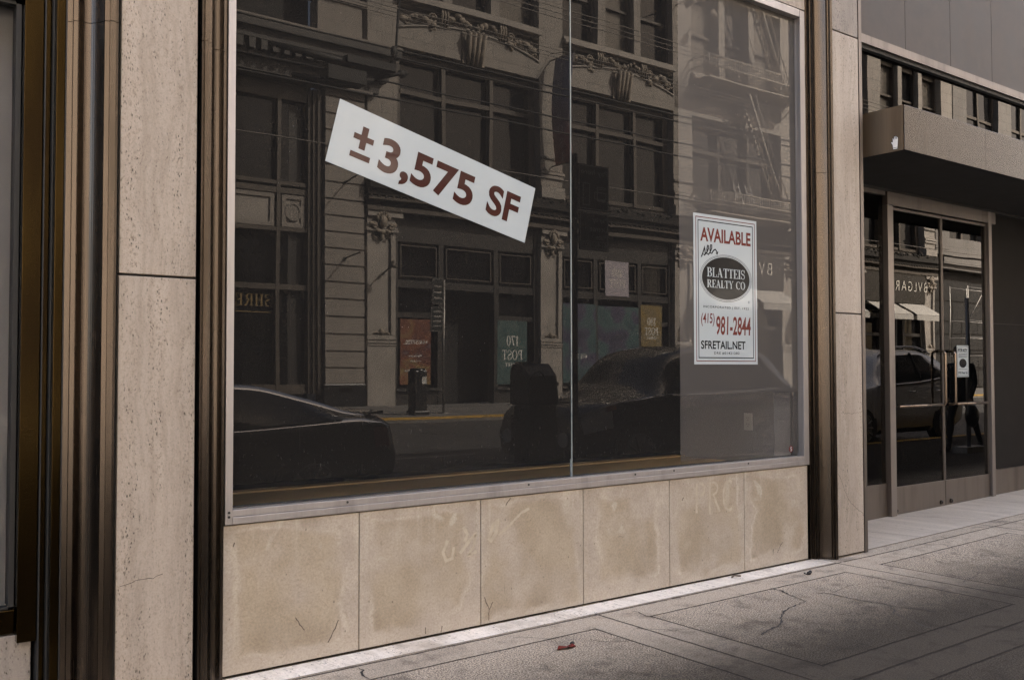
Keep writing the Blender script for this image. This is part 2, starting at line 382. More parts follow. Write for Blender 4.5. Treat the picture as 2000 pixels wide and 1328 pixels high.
M['skin'] = simple('skin', (.35,.21,.15), .5)
M['shoe'] = simple('dark_shoes', (.02,.02,.02), .6)
M['hair'] = simple('dark_hair', (.015,.011,.009), .6)
M['grey_bld'] = block_mat('grey_stone', (.22,.21,.20), (.20,.19,.18), (.11,.10,.10), 1.2, .6, .012)
M['wire'] = simple('black_cable', (.012,.012,.012), .6)
M['wire_l'] = simple('bare_copper_cable', (.20,.18,.16), .45)

def poster_mat(name, stops, scale=.8, seed=0.):
    m, nt, out = new_mat(name); n = N(nt)
    v = n.mapping(n.coord(), (1, 1, 1), (seed, 0, seed*.7))
    f = n.noise(v, scale, 2, .4, 1.6)
    n.bsdf(out, n.ramp(f, stops), .5)
    return m
M['p_orange'] = poster_mat('orange_poster', [(.3,(.26,.19,.08)),(.45,(.20,.075,.04)),(.6,(.12,.04,.03)),(.75,(.17,.15,.18))], .9, 3.)
M['p_teal'] = poster_mat('teal_poster', [(.3,(.035,.07,.075)),(.5,(.06,.115,.115)),(.7,(.10,.15,.145))], .9, 7.)
M['p_violet'] = poster_mat('violet_poster', [(.3,(.03,.06,.08)),(.45,(.06,.12,.125)),(.55,(.065,.058,.11)),(.72,(.035,.04,.07))], .55, 11.)
M['p_yellow'] = poster_mat('yellow_poster', [(.3,(.24,.17,.05)),(.55,(.20,.155,.075)),(.7,(.25,.215,.14))], .9, 5.)
M['p_white'] = simple('mauve_poster', (.42,.39,.44), .5)
def banner_mat():
    m, nt, out = new_mat('banner_cloth'); n = N(nt)
    X, Y, Z = n.xyz(n.coord())
    c = n.ramp(n.step(Z, -4.6, 0.), [(0., (.40,.17,.14)), (.35, (.32,.22,.28)), (.7, (.22,.24,.37)), (1., (.24,.25,.36))])
    st = n.noise(n.mapping(n.coord(), (3, 3, .8)), 1.5, 2, .5, .8)
    n.bsdf(out, n.mix(n.math('MULTIPLY', n.step(st, .5, .6), .4), c, (.14,.13,.17)), .8)
    return m
M['blue_banner'] = banner_mat()

# ------------------------------------------------------------------ mesh helpers
class MB:
    def __init__(s): s.v = []; s.f = []; s.sm = []
    def add(s, vs, fs, smooth=False):
        b = len(s.v); s.v += [tuple(p) for p in vs]
        for f in fs: s.f.append([b+i for i in f]); s.sm.append(smooth)
        return s
    def box(s, x0, x1, y0, y1, z0, z1):
        if x0 > x1: x0, x1 = x1, x0
        if y0 > y1: y0, y1 = y1, y0
        if z0 > z1: z0, z1 = z1, z0
        return s.add([(x0,y0,z0),(x1,y0,z0),(x1,y1,z0),(x0,y1,z0),(x0,y0,z1),(x1,y0,z1),(x1,y1,z1),(x0,y1,z1)],
                     [(3,2,1,0),(4,5,6,7),(0,1,5,4),(1,2,6,5),(2,3,7,6),(3,0,4,7)])
    def prism(s, poly, h, frame, smooth=False):
        """poly: 2-D points CCW; frame: function (a, b, c) -> xyz; c runs 0..h"""
        n = len(poly)
        vs = [frame(a, b, 0) for a, b in poly] + [frame(a, b, h) for a, b in poly]
        s.add(vs, [list(range(n))[::-1], list(range(n, 2*n))])
        b0 = len(s.v) - 2*n
        for i in range(n):
            j = (i+1) % n
            s.f.append([b0+i, b0+j, b0+n+j, b0+n+i]); s.sm.append(smooth)
        return s
    def tube(s, pts, r, seg=8, cap=True):
        pts = [Vector(p) for p in pts]; rings = []
        up = Vector((0, 0, 1))
        for i, p in enumerate(pts):
            d = (pts[min(i+1, len(pts)-1)] - pts[max(i-1, 0)]).normalized()
            a = d.cross(up if abs(d.z) < .95 else Vector((1, 0, 0))).normalized(); b = a.cross(d)
            rr = r[i] if isinstance(r, (list, tuple)) else r
            rings.append([p + rr*(math.cos(2*math.pi*k/seg)*a + math.sin(2*math.pi*k/seg)*b) for k in range(seg)])
        vs = [q for ring in rings for q in ring]; fs = []
        for i in range(len(pts)-1):
            for k in range(seg):
                fs.append([i*seg+k, i*seg+(k+1) % seg, (i+1)*seg+(k+1) % seg, (i+1)*seg+k])
        s.add(vs, fs, True)
        if cap: s.add(rings[0], [list(range(seg))]); s.add(rings[-1], [list(range(seg))[::-1]])
        return s
    def disc(s, c, r, axis, h, seg=28, r2=None):
        c = Vector(c); ax = Vector(axis).normalized()
        a = ax.cross(Vector((0, 0, 1)) if abs(ax.z) < .9 else Vector((1, 0, 0))).normalized(); b = a.cross(ax)
        r2 = r if r2 is None else r2
        bot = [c + r*(math.cos(2*math.pi*k/seg)*a + math.sin(2*math.pi*k/seg)*b) for k in range(seg)]
        top = [c + ax*h + r2*(math.cos(2*math.pi*k/seg)*a + math.sin(2*math.pi*k/seg)*b) for k in range(seg)]
        s.add(bot, [list(range(seg))]); s.add(top, [list(range(seg))[::-1]])
        s.add(bot+top, [[k, (k+1) % seg, seg+(k+1) % seg, seg+k] for k in range(seg)], True)
        return s
    def blob(s, c, rx, ry, rz, seg=10, rings=6):
        vs = []; fs = []
        for i in range(rings+1):
            t = math.pi*i/rings
            for k in range(seg):
                p = 2*math.pi*k/seg
                vs.append((c[0]+rx*math.sin(t)*math.cos(p), c[1]+ry*math.sin(t)*math.sin(p), c[2]+rz*math.cos(t)))
        for i in range(rings):
            for k in range(seg):
                fs.append([i*seg+k, (i+1)*seg+k, (i+1)*seg+(k+1) % seg, i*seg+(k+1) % seg])
        return s.add(vs, fs, True)
    def build(s, name, mat, parent=None, bevel=0., solid=True):
        org = Vector((0, 0, 0)); p = parent
        while p is not None: org += p.location; p = p.parent
        me = bpy.data.meshes.new(name)
        me.from_pydata([tuple(Vector(v)-org) for v in s.v], [], s.f)
        me.polygons.foreach_set('use_smooth', s.sm)
        me.materials.append(M[mat] if isinstance(mat, str) else mat)
        bm = bmesh.new(); bm.from_mesh(me)
        bmesh.ops.remove_doubles(bm, verts=bm.verts, dist=1e-6)
        bmesh.ops.recalc_face_normals(bm, faces=bm.faces)
        bm.to_mesh(me); bm.free()
        me.update()
        o = bpy.data.objects.new(name, me); COL.objects.link(o)
        if parent is not None: o.parent = parent
        if bevel:
            b = o.modifiers.new('edge', 'BEVEL'); b.width = bevel; b.segments = 2; b.limit_method = 'ANGLE'; b.angle_limit = R(40)
        return o

def tag(o, label=None, cat=None, group=None, kind=None):
    if label: o['label'] = label
    if cat: o['category'] = cat
    if group: o['group'] = group
    if kind: o['kind'] = kind
    return o
def thing(name, label, cat, loc=(0, 0, 0), group=None):
    o = bpy.data.objects.new(name, None); o.empty_display_size = .2; COL.objects.link(o)
    o.location = loc
    return tag(o, label, cat, group)
def copy_tree(o, parent=None):
    c = o.copy(); COL.objects.link(c)
    if parent is not None: c.parent = parent
    for ch in list(o.children): copy_tree(ch, c)
    return c
def box(name, mat, parent, *a, bevel=0.): return MB().box(*a).build(name, mat, parent, bevel)

# text: built-in sans face turned into a mesh, fitted into a box on a plane
def text_mb(mb, s, origin, ex, ez, w=None, h=.1, bold=0., thick=.0008, lift=.0, align='L', shear=0., space=1.):
    cu = bpy.data.curves.new('t', 'FONT'); cu.body = s; cu.size = 1.; cu.offset = bold; cu.shear = shear; cu.space_character = space
    cu.resolution_u = 6
    ob = bpy.data.objects.new('t', cu); COL.objects.link(ob)
    dg = bpy.context.evaluated_depsgraph_get()
    me = bpy.data.meshes.new_from_object(ob.evaluated_get(dg))
    vs = [v.co.copy() for v in me.vertices]; fs = [list(p.vertices) for p in me.polygons]
    bpy.data.objects.remove(ob); bpy.data.curves.remove(cu); bpy.data.meshes.remove(me)
    if not vs: return mb
    x0 = min(v.x for v in vs); x1 = max(v.x for v in vs); y0 = min(v.y for v in vs); y1 = max(v.y for v in vs)
    sy = h/(y1-y0); sx = (w/(x1-x0)) if w else sy
    ex = Vector(ex); ez = Vector(ez); nz = ex.cross(ez); o = Vector(origin)
    wid = (x1-x0)*sx; dx = {'L': 0, 'C': -wid/2, 'R': -wid}[align]
    mb.add([o + ex*((v.x-x0)*sx+dx) + ez*((v.y-y0)*sy) + nz*(lift+thick) for v in vs], fs)
    return mb

# thick-and-thin seriffed letters drawn as polygons
def arc(cx, cy, rx, ry, a0, a1, t, n_, k=18):
    out = []; inn = []
    for i in range(k+1):
        a = R(a0+(a1-a0)*i/k)
        out.append((cx+rx*math.cos(a), cy+ry*math.sin(a))); inn.append((cx+(rx-t)*math.cos(a), cy+(ry-n_)*math.sin(a)))
    return [[out[i], out[i+1], inn[i+1], inn[i]] for i in range(k)]
def rect(x0, x1, y0, y1): return [[(x0, y0), (x1, y0), (x1, y1), (x0, y1)]]
def dia(xa, ya, xb, yb, w): return [[(xa-w/2, ya), (xa+w/2, ya), (xb+w/2, yb), (xb-w/2, yb)]]
def glyph(ch, T=.15, n=.055, s=.08):
    st = lambda x, y0=0., y1=1.: rect(x, x+T, y0, y1)
    sf = lambda x, y, w=T: rect(x-s, x+w+s, y, y+n)
    if ch == 'I': return st(s)+sf(s, 0)+sf(s, 1-n), T+2*s
    if ch == 'L': return st(s)+sf(s, 1-n)+rect(0, .62, 0, n)+rect(.62-n, .62, 0, .28), .62
    if ch in 'EF':
        q = st(s)+rect(0, .62, 1-n, 1)+rect(.62-n, .62, .76, 1)+rect(s+T, .45, .5-n/2, .5+n/2)+rect(.45-n, .45, .4, .6)
        q += (rect(0, .64, 0, n)+rect(.64-n, .64, 0, .26)) if ch == 'E' else sf(s, 0)
        return q, .64
    if ch == 'T': return st(.27)+rect(0, .69, 1-n, 1)+rect(0, n, .75, 1)+rect(.69-n, .69, .75, 1)+sf(.27, 0), .69
    if ch == 'H': return st(s)+st(.52)+sf(s, 0)+sf(s, 1-n)+sf(.52, 0)+sf(.52, 1-n)+rect(s, .6, .5-n/2, .5+n/2), .75
    if ch == 'A': return dia(.13, 0, .38, 1, n)+dia(.66, 0, .38, 1, T)+rect(.2, .6, .32, .32+n)+rect(.02, .27, 0, n)+rect(.5, .83, 0, n), .84
    if ch == 'V': return dia(.16, 1, .42, 0, T)+dia(.68, 1, .42, 0, n)+rect(0, .33, 1-n, 1)+rect(.57, .82, 1-n, 1), .82
    if ch == 'Y': return dia(.16, 1, .42, .45, T)+dia(.68, 1, .42, .45, n)+rect(.345, .495, 0, .48)+rect(0, .33, 1-n, 1)+rect(.57, .82, 1-n, 1)+rect(.27, .57, 0, n), .82
    if ch in 'PRB':
        q = st(s)+sf(s, 0)+rect(0, .35, 1-n, 1)+rect(s, .35, .48, .48+n)+arc(.35, .74, .30, .26, -90, 90, T, n)
        if ch == 'R': q += dia(.68, 0, .38, .5, T)+rect(.6, .8, 0, n)
        if ch == 'B': q = st(s)+rect(0, .35, 0, n)+rect(0, .35, 1-n, 1)+rect(s, .35, .5, .5+n)+arc(.35, .76, .27, .24, -90, 90, T, n)+arc(.35, .265, .33, .265, -90, 90, T, n)
        return q, {'P': .65, 'R': .8, 'B': .68}[ch]
    if ch in 'O0': 
        w = .42 if ch == 'O' else .32
        return arc(w, .5, w, .52, 0, 360, T, n, 40), 2*w
    if ch in 'CG':
        q = arc(.42, .5, .42, .52, 45, 315, T, n, 34)+rect(.70, .70+n, .66, .98)
        if ch == 'G': q += rect(.60, .60+T, .08, .45)+rect(.52, .84, .42, .42+n)
        return q, .78
    if ch == 'S': return arc(.30, .75, .27, .27, 20, 270, n*1.6, n, 20)+arc(.30, .27, .29, .29, -160, 90, n*1.6, n, 20)+dia(.22, .62, .40, .42, T)+rect(.50, .50+n, .68, .98)+rect(.02, .02+n, .02, .32), .62
    if ch == '1': return st(s+.05)+sf(s+.05, 0)+dia(.02, .8, .13, .97, .09), .4
    if ch == '7': return rect(.0, .6, 1-n*1.6, 1)+dia(.2, 0, .53, 1-n, T)+rect(0, n, .74, 1), .6
    if ch == '8': return arc(.3, .75, .26, .26, 0, 360, T*.8, n, 28)+arc(.3, .25, .30, .27, 0, 360, T*.8, n, 28), .6
    return [], .38
def serif_mb(mb, s, origin, ex, ez, w=None, h=.1, gap=.10, thick=.0008, align='L', T=.15, n=.055):
    ex = Vector(ex); ez = Vector(ez); nz = ex.cross(ez); o = Vector(origin)
    x = 0; quads = []
    for ch in s:
        g, adv = glyph(ch, T, n)
        quads += [[(a+x, b) for a, b in q] for q in g]; x += adv+gap
    x -= gap
    sx = (w/x) if w else h; wid = x*sx; dx = {'L': 0, 'C': -wid/2, 'R': -wid}[align]
    for i, q in enumerate(quads):
        lift = thick + (i % 9)*.00006
        mb.add([o + ex*(a*sx+dx) + ez*(b*h) + nz*lift for a, b in q], [[0, 1, 2, 3]])
    return mb
def ring_mb(mb, c, ex, ez, rx, ry, t, lift=.001, k=64):
    ex = Vector(ex); ez = Vector(ez); nz = ex.cross(ez); c = Vector(c)
    vs = []
    for i in range(k):
        a = 2*math.pi*i/k
        vs.append(c+ex*rx*math.cos(a)+ez*ry*math.sin(a)+nz*lift); vs.append(c+ex*(rx-t)*math.cos(a)+ez*(ry-t)*math.sin(a)+nz*lift)
    return mb.add(vs, [[2*i, 2*((i+1) % k), 2*((i+1) % k)+1, 2*i+1] for i in range(k)])
def frame_mb(mb, o, ex, ez, w, h, inset, t, lift):
    ex = Vector(ex); ez = Vector(ez); nz = ex.cross(ez); o = Vector(o)
    P = lambda a, b: o+ex*a+ez*b+nz*lift
    i, j = inset, inset+t
    for (a0, a1, b0, b1) in ((i, w-i, i, j), (i, w-i, h-j, h-i), (i, j, j, h-j), (w-j, w-i, j, h-j)):
        mb.add([P(a0, b0), P(a1, b0), P(a1, b1), P(a0, b1)], [[0, 1, 2, 3]])
    return mb
EX, EZ = (1, 0, 0), (0, 0, 1)          # a face looking towards the street (-y)
FX = (-1, 0, 0)                        # a face looking towards the shop (+y)

# ------------------------------------------------------------------ ground
def ground_z(x, y):
    t = max(0., min(1., (y+1.7)/1.5)); t = t*t*(3-2*t)
    return .015*max(0., min(x, 13.)-6.7)*t
def sheet(name, mat, x0, x1, nx, y0, y1, ny, zf, lift=0.):
    mb = MB()
    vs = [(x0+(x1-x0)*i/nx, y0+(y1-y0)*j/ny, zf(x0+(x1-x0)*i/nx, y0+(y1-y0)*j/ny)+lift) for j in range(ny+1) for i in range(nx+1)]
    mb.add(vs, [[j*(nx+1)+i, j*(nx+1)+i+1, (j+1)*(nx+1)+i+1, (j+1)*(nx+1)+i] for j in range(ny) for i in range(nx)], True)
    return mb
tag(sheet('ground', 'road', -400, 500, 4, -400, 400, 4, lambda x, y: -.16).build('ground', 'road'), kind='structure')
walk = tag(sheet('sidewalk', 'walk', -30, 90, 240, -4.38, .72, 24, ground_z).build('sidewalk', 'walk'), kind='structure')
kb = MB().box(-30, 90, -4.5, -4.38, -.159, .0)
tag(kb.build('kerb', 'kerb'), kind='structure')
tag(MB().box(9, 60, -4.506, -4.34, -.10, .004).build('painted_kerb_edge', 'yellow'), kind='structure')
tag(sheet('road', 'road', -60, 160, 4, -19.2, -4.5, 4, lambda x, y: -.15).build('road', 'road'), kind='structure')
tag(MB().box(-60, 160, -27.6, -19.33, -.159, .0).build('far_sidewalk', 'far_walk'), kind='structure')
tag(MB().box(-60, 160, -19.33, -19.2, -.159, .0).build('far_kerb', 'kerb'), kind='structure')
tag(MB().box(8, 60, -19.36, -19.194, -.06, .004).build('painted_far_kerb_edge', 'yellow'), kind='structure')
mb = MB()
for x in range(-20, 120, 9): mb.box(x, x+3, -13.4, -13.28, -.147, -.146)
for x in range(-20, 120, 9): mb.box(x, x+3, -10.0, -9.9, -.147, -.146)
tag(mb.build('road_marking', 'white_paint'), kind='structure')
tag(MB().disc((12.6, -15.2, -.149), .42, (0, 0, 1), .006).build('manhole_cover', 'wframe_dk'), 'round dark manhole cover in the road before the far kerb', 'manhole cover')

CR = [
[(5.03,-.392),(5.027,-.479),(4.973,-.587),(4.952,-.654),(4.919,-.738),(4.844,-.751),(4.703,-.776),(4.615,-.801),(4.497,-.872),(4.389,-.959),(4.298,-.987),(4.213,-1.002),(4.11,-1.031)],
[(5.133,-.647),(5.192,-.671),(5.208,-.725),(5.198,-.822),(5.203,-.908),(5.222,-.983),(5.248,-1.043),(5.22,-1.118),(5.23,-1.145),(5.262,-1.207),(5.306,-1.278),(5.315,-1.359)],
[(5.22,-1.118),(5.142,-1.189),(5.067,-1.222),(5.045,-1.294),(5.027,-1.366),(4.973,-1.442),(4.962,-1.514)],
[(5.302,-.624),(5.243,-.71),(5.498,-.662),(5.7,-.702),(5.791,-.749)],
[(4.509,-1.018),(4.565,-1.111),(4.632,-1.195),(4.663,-1.301),(4.718,-1.374),(4.747,-1.49)],
[(4.89,-1.569),(4.862,-1.654),(4.835,-1.751)],[(4.726,-1.767),(4.735,-1.828),(4.721,-1.925),(4.739,-1.992),(4.706,-2.056)],
[(6.56,-.969),(6.439,-1.03),(6.288,-1.036),(6.186,-1.054)],[(7.305,-.322),(7.232,-.433),(7.17,-.516)],
[(3.033,-.263),(3.098,-.313),(3.15,-.377),(3.19,-.413)],[(3.287,-.547),(3.334,-.554),(3.374,-.628),(3.45,-.672),(3.504,-.684)],
[(3.921,-.249),(3.931,-.301),(3.908,-.366),(3.909,-.437)],[(2.147,-.215),(2.146,-.27),(2.116,-.315),(2.112,-.397)]]
CW = [.014,.012,.009,.006,.005,.004,.004,.008,.006,.005,.005,.010,.012]
mb = MB()
for pts, w in zip(CR, CW):
    fine = []
    for a, b in zip(pts[:-1], pts[1:]):
        L = math.hypot(b[0]-a[0], b[1]-a[1]); k = max(2, int(L/.02))
        for i in range(k):
            t = i/k; fine.append((a[0]+(b[0]-a[0])*t+rnd.gauss(0, .004), a[1]+(b[1]-a[1])*t+rnd.gauss(0, .004)))
    fine.append(pts[-1])
    vs = []
    for i, (x, y) in enumerate(fine):
        a = fine[max(0, i-1)]; b = fine[min(len(fine)-1, i+1)]
        d = Vector((b[0]-a[0], b[1]-a[1])); d = d.normalized() if d.length > 1e-6 else Vector((1, 0))
        ww = w*.5*rnd.uniform(.35, 1.1)*(.4 if i in (0, len(fine)-1) else 1)
        zz = ground_z(x, y)+.0022
        vs += [(x-d.y*ww, y+d.x*ww, zz), (x+d.y*ww, y-d.x*ww, zz)]
    mb.add(vs, [[2*i, 2*i+1, 2*i+3, 2*i+2] for i in range(len(fine)-1)])
mb.build('sidewalk_crack', 'crack', walk)
tag(sheet('t', 'strip', 1.45, 6.06, 46, -.175, -.006, 1, lambda x, y: .004).build('threshold_paving', 'strip'), kind='structure')

# ------------------------------------------------------------------ the shop building
B = thing('shop_building', 'travertine and bronze shopfront with a vacant plate glass window and double doors', 'building', (0, 0, 0))
def bp(name, mat, *a, bevel=0., parent=None): return box(name, mat, parent or B, *a, bevel=bevel)

# stone base under the window: six slabs
JX = [1.563, 2.27, 3.019, 3.771, 4.513, 5.259, 5.985]
for i in range(6):
    bp('base_slab', 'base', JX[i]+.003, JX[i+1]-.003, 0, .03, .014, .698, bevel=.0025)
bp('plinth_backing', 'dark', 1.5, 6.1, .03, .3, .0, .695)
# jamb casings of bronze: profile in plan, extruded upward
def casing(xi, xo, parent=B, z0=.0, z1=12.):
    """xi: window side, xo: pilaster side"""
    prof = [(0,.03),(0,-.002),(.11,-.006),(.11,-.026),(.20,-.03),(.20,-.048)]
    for i in range(1, 15):
        t = i/14; prof.append((.20+.50*t, -.048-.045*t+.038*math.sin(math.pi*t)))
    prof += [(.70,-.106),(.80,-.110),(.80,-.120),(.93,-.122),(.93,-.112),(1.,-.112),(1.,.03)]
    pl = [(xi+(xo-xi)*t, y) for t, y in prof]
    if xo > xi: pl = pl[::-1]
    mb = MB(); n = len(pl)
    zs = [z0, 2.884, 2.887, z1]
    for za, zb in ((z0, 2.8845), (2.8875, z1)):
        mb.prism(pl, zb-za, lambda a, b, c: (a, b, za+c))
    return mb.build('bronze_jamb', 'bronze', parent)
casing(6.012, 6.195); casing(.885, 1.062); casing(1.572, 1.418)
bp('jamb_backing', 'dark', 5.99, 6.30, .032, .3, 0, 12)
bp('jamb_backing', 'dark', .87, 1.2, .032, .3, 0, 12)
bp('jamb_backing', 'dark', 1.3, 1.571, .032, .3, 0, 12)
# pilasters: stacked slabs with open joints
def pilaster(x0, x1, zj, mats):
    zs = [.012]+zj+[12.]
    for i in range(len(zs)-1):
        bp('travertine_slab', mats[min(i, len(mats)-1)], x0, x1, -.100, -.06, zs[i]+.005, zs[i+1]-.005, bevel=.003)
    bp('slab_backing', 'dark', x0-.012, x1+.012, -.068, .3, 0, 12)
pilaster(1.078, 1.402, [1.822, 4.25], ['trav'])
pilaster(6.212, 6.552, [1.834, 3.985], ['trav', 'trav', 'trav_rough'])
bp('edge_trim', 'alu_dk', 6.572, 6.612, -.095, .0, 0, 12)
bp('edge_trim', 'black', 6.614, 6.632, -.06, .0, 0, 12)
bp('return_wall', 'dark', 6.566, 6.70, .001, .9, 0, 4.0)
# window frame
W = MB()
fx0, fx1, fz0, fz1 = 1.576, 5.998, .704, 4.098
W.box(fx0, fx0+.036, -.010, .075, fz0, fz1)
W.box(fx1-.060, fx1, -.010, .030, fz0, fz1)
W.box(fx1-.060, fx1-.028, .030, .075, fz0, fz1)
W.box(fx0+.036, fx1-.06, -.012, .040, fz0, fz0+.033)
W.box(fx0+.036, fx1-.06, -.006, .075, fz0+.034, fz0+.066)
W.box(fx0+.036, fx1-.06, -.010, .075, fz1-.055, fz1)
win = W.build('display_window', 'alu', B, .0025)
gx0, gx1, gz0, gz1 = fx0+.034, fx1-.062, fz0+.064, fz1-.053
GM = 3.715
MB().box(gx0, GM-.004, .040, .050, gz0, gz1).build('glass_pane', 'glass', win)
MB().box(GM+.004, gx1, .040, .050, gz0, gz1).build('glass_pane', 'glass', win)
MB().box(GM-.0036, GM+.0036, .037, .052, gz0, gz1).build('glass_joint', 'glass_edge', win)
g = MB()
g.box(gx0, gx1, .053, .075, gz0, gz0+.010); g.box(gx0, gx0+.008, .053, .075, gz0+.01, gz1); g.box(gx1-.045, gx1+.006, .052, .075, gz0+.01, gz1); g.box(gx0, gx1, .053, .075, gz1-.045, gz1)
g.build('gasket', 'black', win)
for x in (2.2, 3.35, 4.2, 4.55, 5.3): MB().disc((x, -.0055, fz0+.052), .006, (0, -1, 0), .003, 10).build('screw', 'dark', win)
for z in (.74, .76): MB().disc((1.594, -.0095, z), .006, (0, -1, 0), .003, 10).build('screw', 'dark', win)
# display shelf and interior
bp('display_shelf', 'ply', 1.5, 5.70, .078, 1.05, .60, .712)
bp('shelf_edge_strip', 'ply', 1.5, 5.70, .95, 1.052, .713, .722)
mb = MB()
mb.box(2.55, 3.6, .5, .52, .7125, .7135)
mb.build('tape_strip', 'paper', B)
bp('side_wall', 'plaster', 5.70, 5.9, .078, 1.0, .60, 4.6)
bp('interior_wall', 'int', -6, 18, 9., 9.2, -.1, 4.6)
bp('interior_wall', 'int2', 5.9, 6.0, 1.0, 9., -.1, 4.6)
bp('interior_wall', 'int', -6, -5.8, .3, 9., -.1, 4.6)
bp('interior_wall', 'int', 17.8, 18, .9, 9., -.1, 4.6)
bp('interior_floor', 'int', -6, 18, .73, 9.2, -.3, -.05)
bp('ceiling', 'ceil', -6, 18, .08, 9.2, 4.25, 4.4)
# curved soffit in the ceiling
sf = MB(); pts = [(3.0+1.6*math.cos(R(a)), 3.2+2.2*math.sin(R(a))) for a in range(120, 241, 8)]
for a, b in zip(pts[:-1], pts[1:]):
    sf.add([(a[0], a[1], 4.25), (b[0], b[1], 4.25), (b[0], b[1], 3.75), (a[0], a[1], 3.75)], [[0, 1, 2, 3]], True)
    sf.add([(a[0]-.08, a[1], 4.25), (b[0]-.08, b[1], 4.25), (b[0]-.08, b[1], 3.75), (a[0]-.08, a[1], 3.75)], [[0, 1, 2, 3]], True)
sf.build('curved_soffit', 'int2', B)
for x, y in ((3.7, 2.38), (3.53, 5.0)):
    d = MB(); d.disc((x, y, 4.246), .17, (0, 0, -1), .004, 28)
    dl = tag(d.build('downlight', 'int2'), None, 'downlight', 'unlit downlights in the shop ceiling')
    dl['label'] = 'unlit round downlight in the vacant shop ceiling near the glass' if y < 3 else 'unlit round downlight deeper inside the vacant shop'
    MB().disc((x, y, 4.24), .035, (0, 0, -1), .06, 12).build('bulb', 'white', dl)
    dl.location = (0, 0, 0)
# wall above the window
bp('fascia_slab', 'trav', 1.58, 5.995, -.012, .3, 4.106, 12.)
bp('upper_wall', 'trav', -60, .88, -.02, .4, 4.6, 12.)
hx = [6.640, 7.412, 8.152, 8.91, 9.66, 10.41, 11.16, 11.91, 12.66, 60]
for a, b in zip(hx[:-1], hx[1:]):
    bp('fascia_slab', 'head', a+.0022, b-.0022, 0, .03, 4.102, 6.4, bevel=.002)
bp('upper_wall', 'trav', 6.62, 60, .031, .4, 4.11, 12.)
bp('roof', 'dark', -60, 60, .4, 14, 11.8, 12.)
bp('rear_wall', 'dark', -60, 60, 13.8, 14, -.1, 11.8)
bp('side_wall_left', 'dark', -60, -6.1, 1.2, 13.8, -.1, 4.55)
bp('upper_floor', 'dark', -60, 60, .4, 13.8, 4.62, 4.8)
# entrance: strip, transom glass, canopy
bp('transom_frame', 'alu_dk', 6.636, 60, -.006, .05, 4.030, 4.100)
bp('transom_frame', 'black', 6.636, 60, .02, .07, 4.0, 4.029)
MB().box(6.70, 18, .060, .070, 3.40, 4.03).build('transom_glass', 'glass_dim', B)
bp('transom_backing', 'dark', 6.68, 17.9, .30, .34, 3.2, 4.1)
cz0, cz1 = 3.105, 3.455
cn = MB()

edges = [6.79, 8.066, 9.34, 10.62, 11.9, 14]
for a, b in zip(edges[:-1], edges[1:]): cn.box(a+.0015, b-.0015, -.340, -.331, cz0, cz1)
cn.box(6.80, 14, -.331, .3, cz1-.014, cz1-.004)
can = cn.build('entrance_canopy', 'steel', B, .0015)
bp('canopy_end', 'steel_end', 6.79, 6.80, -.330, .02, cz0, cz1, parent=can)
bp('canopy_soffit', 'dark', 6.80, 14, -.325, .66, cz0+.012, cz0+.03, parent=can)
bp('canopy_core', 'dark', 6.81, 14, -.329, .055, cz0+.03, cz1-.02, parent=can)
# hand sticker stays a thing of its own further below
DY = .70
bp('door_header', 'alu_dk', 8.20, 10.30, DY-.045, DY+.045, 2.965, 3.09, bevel=.003)
bp('door_header', 'dark', 6.7, 12.2, DY-.03, DY+.06, 3.092, 3.16)
# sidelight left of the doors
sd = MB(); sd.box(8.19, 8.285, DY-.05, DY+.05, .0, 2.963)
sd.build('door_post', 'alu_post', B, .004)
bp('sidelight_base', 'alu_dk', 6.70, 8.185, DY-.01, DY+.04, .0, .335)
MB().box(6.70, 8.18, DY, DY+.01, .336, 3.05).build('sidelight_glass', 'glass_door', B)
bp('sidelight_post', 'alu_dk', 8.04, 8.10, DY+.03, DY+.10, .336, 3.05)
bp('sidelight_head', 'alu_dk', 6.7, 8.186, DY-.03, DY+.03, 3.051, 3.091)
pr = MB(); pr.box(10.135, 10.20, DY-.05, DY+.05, .02, 3.09); pr.build('door_post', 'alu_post', B, .004)
bp('side_panel', 'alu_panel', 10.202, 12.2, DY+.02, DY+.06, .26, 3.09)
bp('panel_joint', 'dark', 10.202, 12.2, DY+.016, DY+.0205, 1.895, 1.902)
bp('sidelight_base', 'alu_dk', 10.202, 12.2, DY-.01, DY+.018, .03, .325)
bp('side_panel', 'plaster', 12.202, 13.2, .1, DY+.06, 0, 4.0)
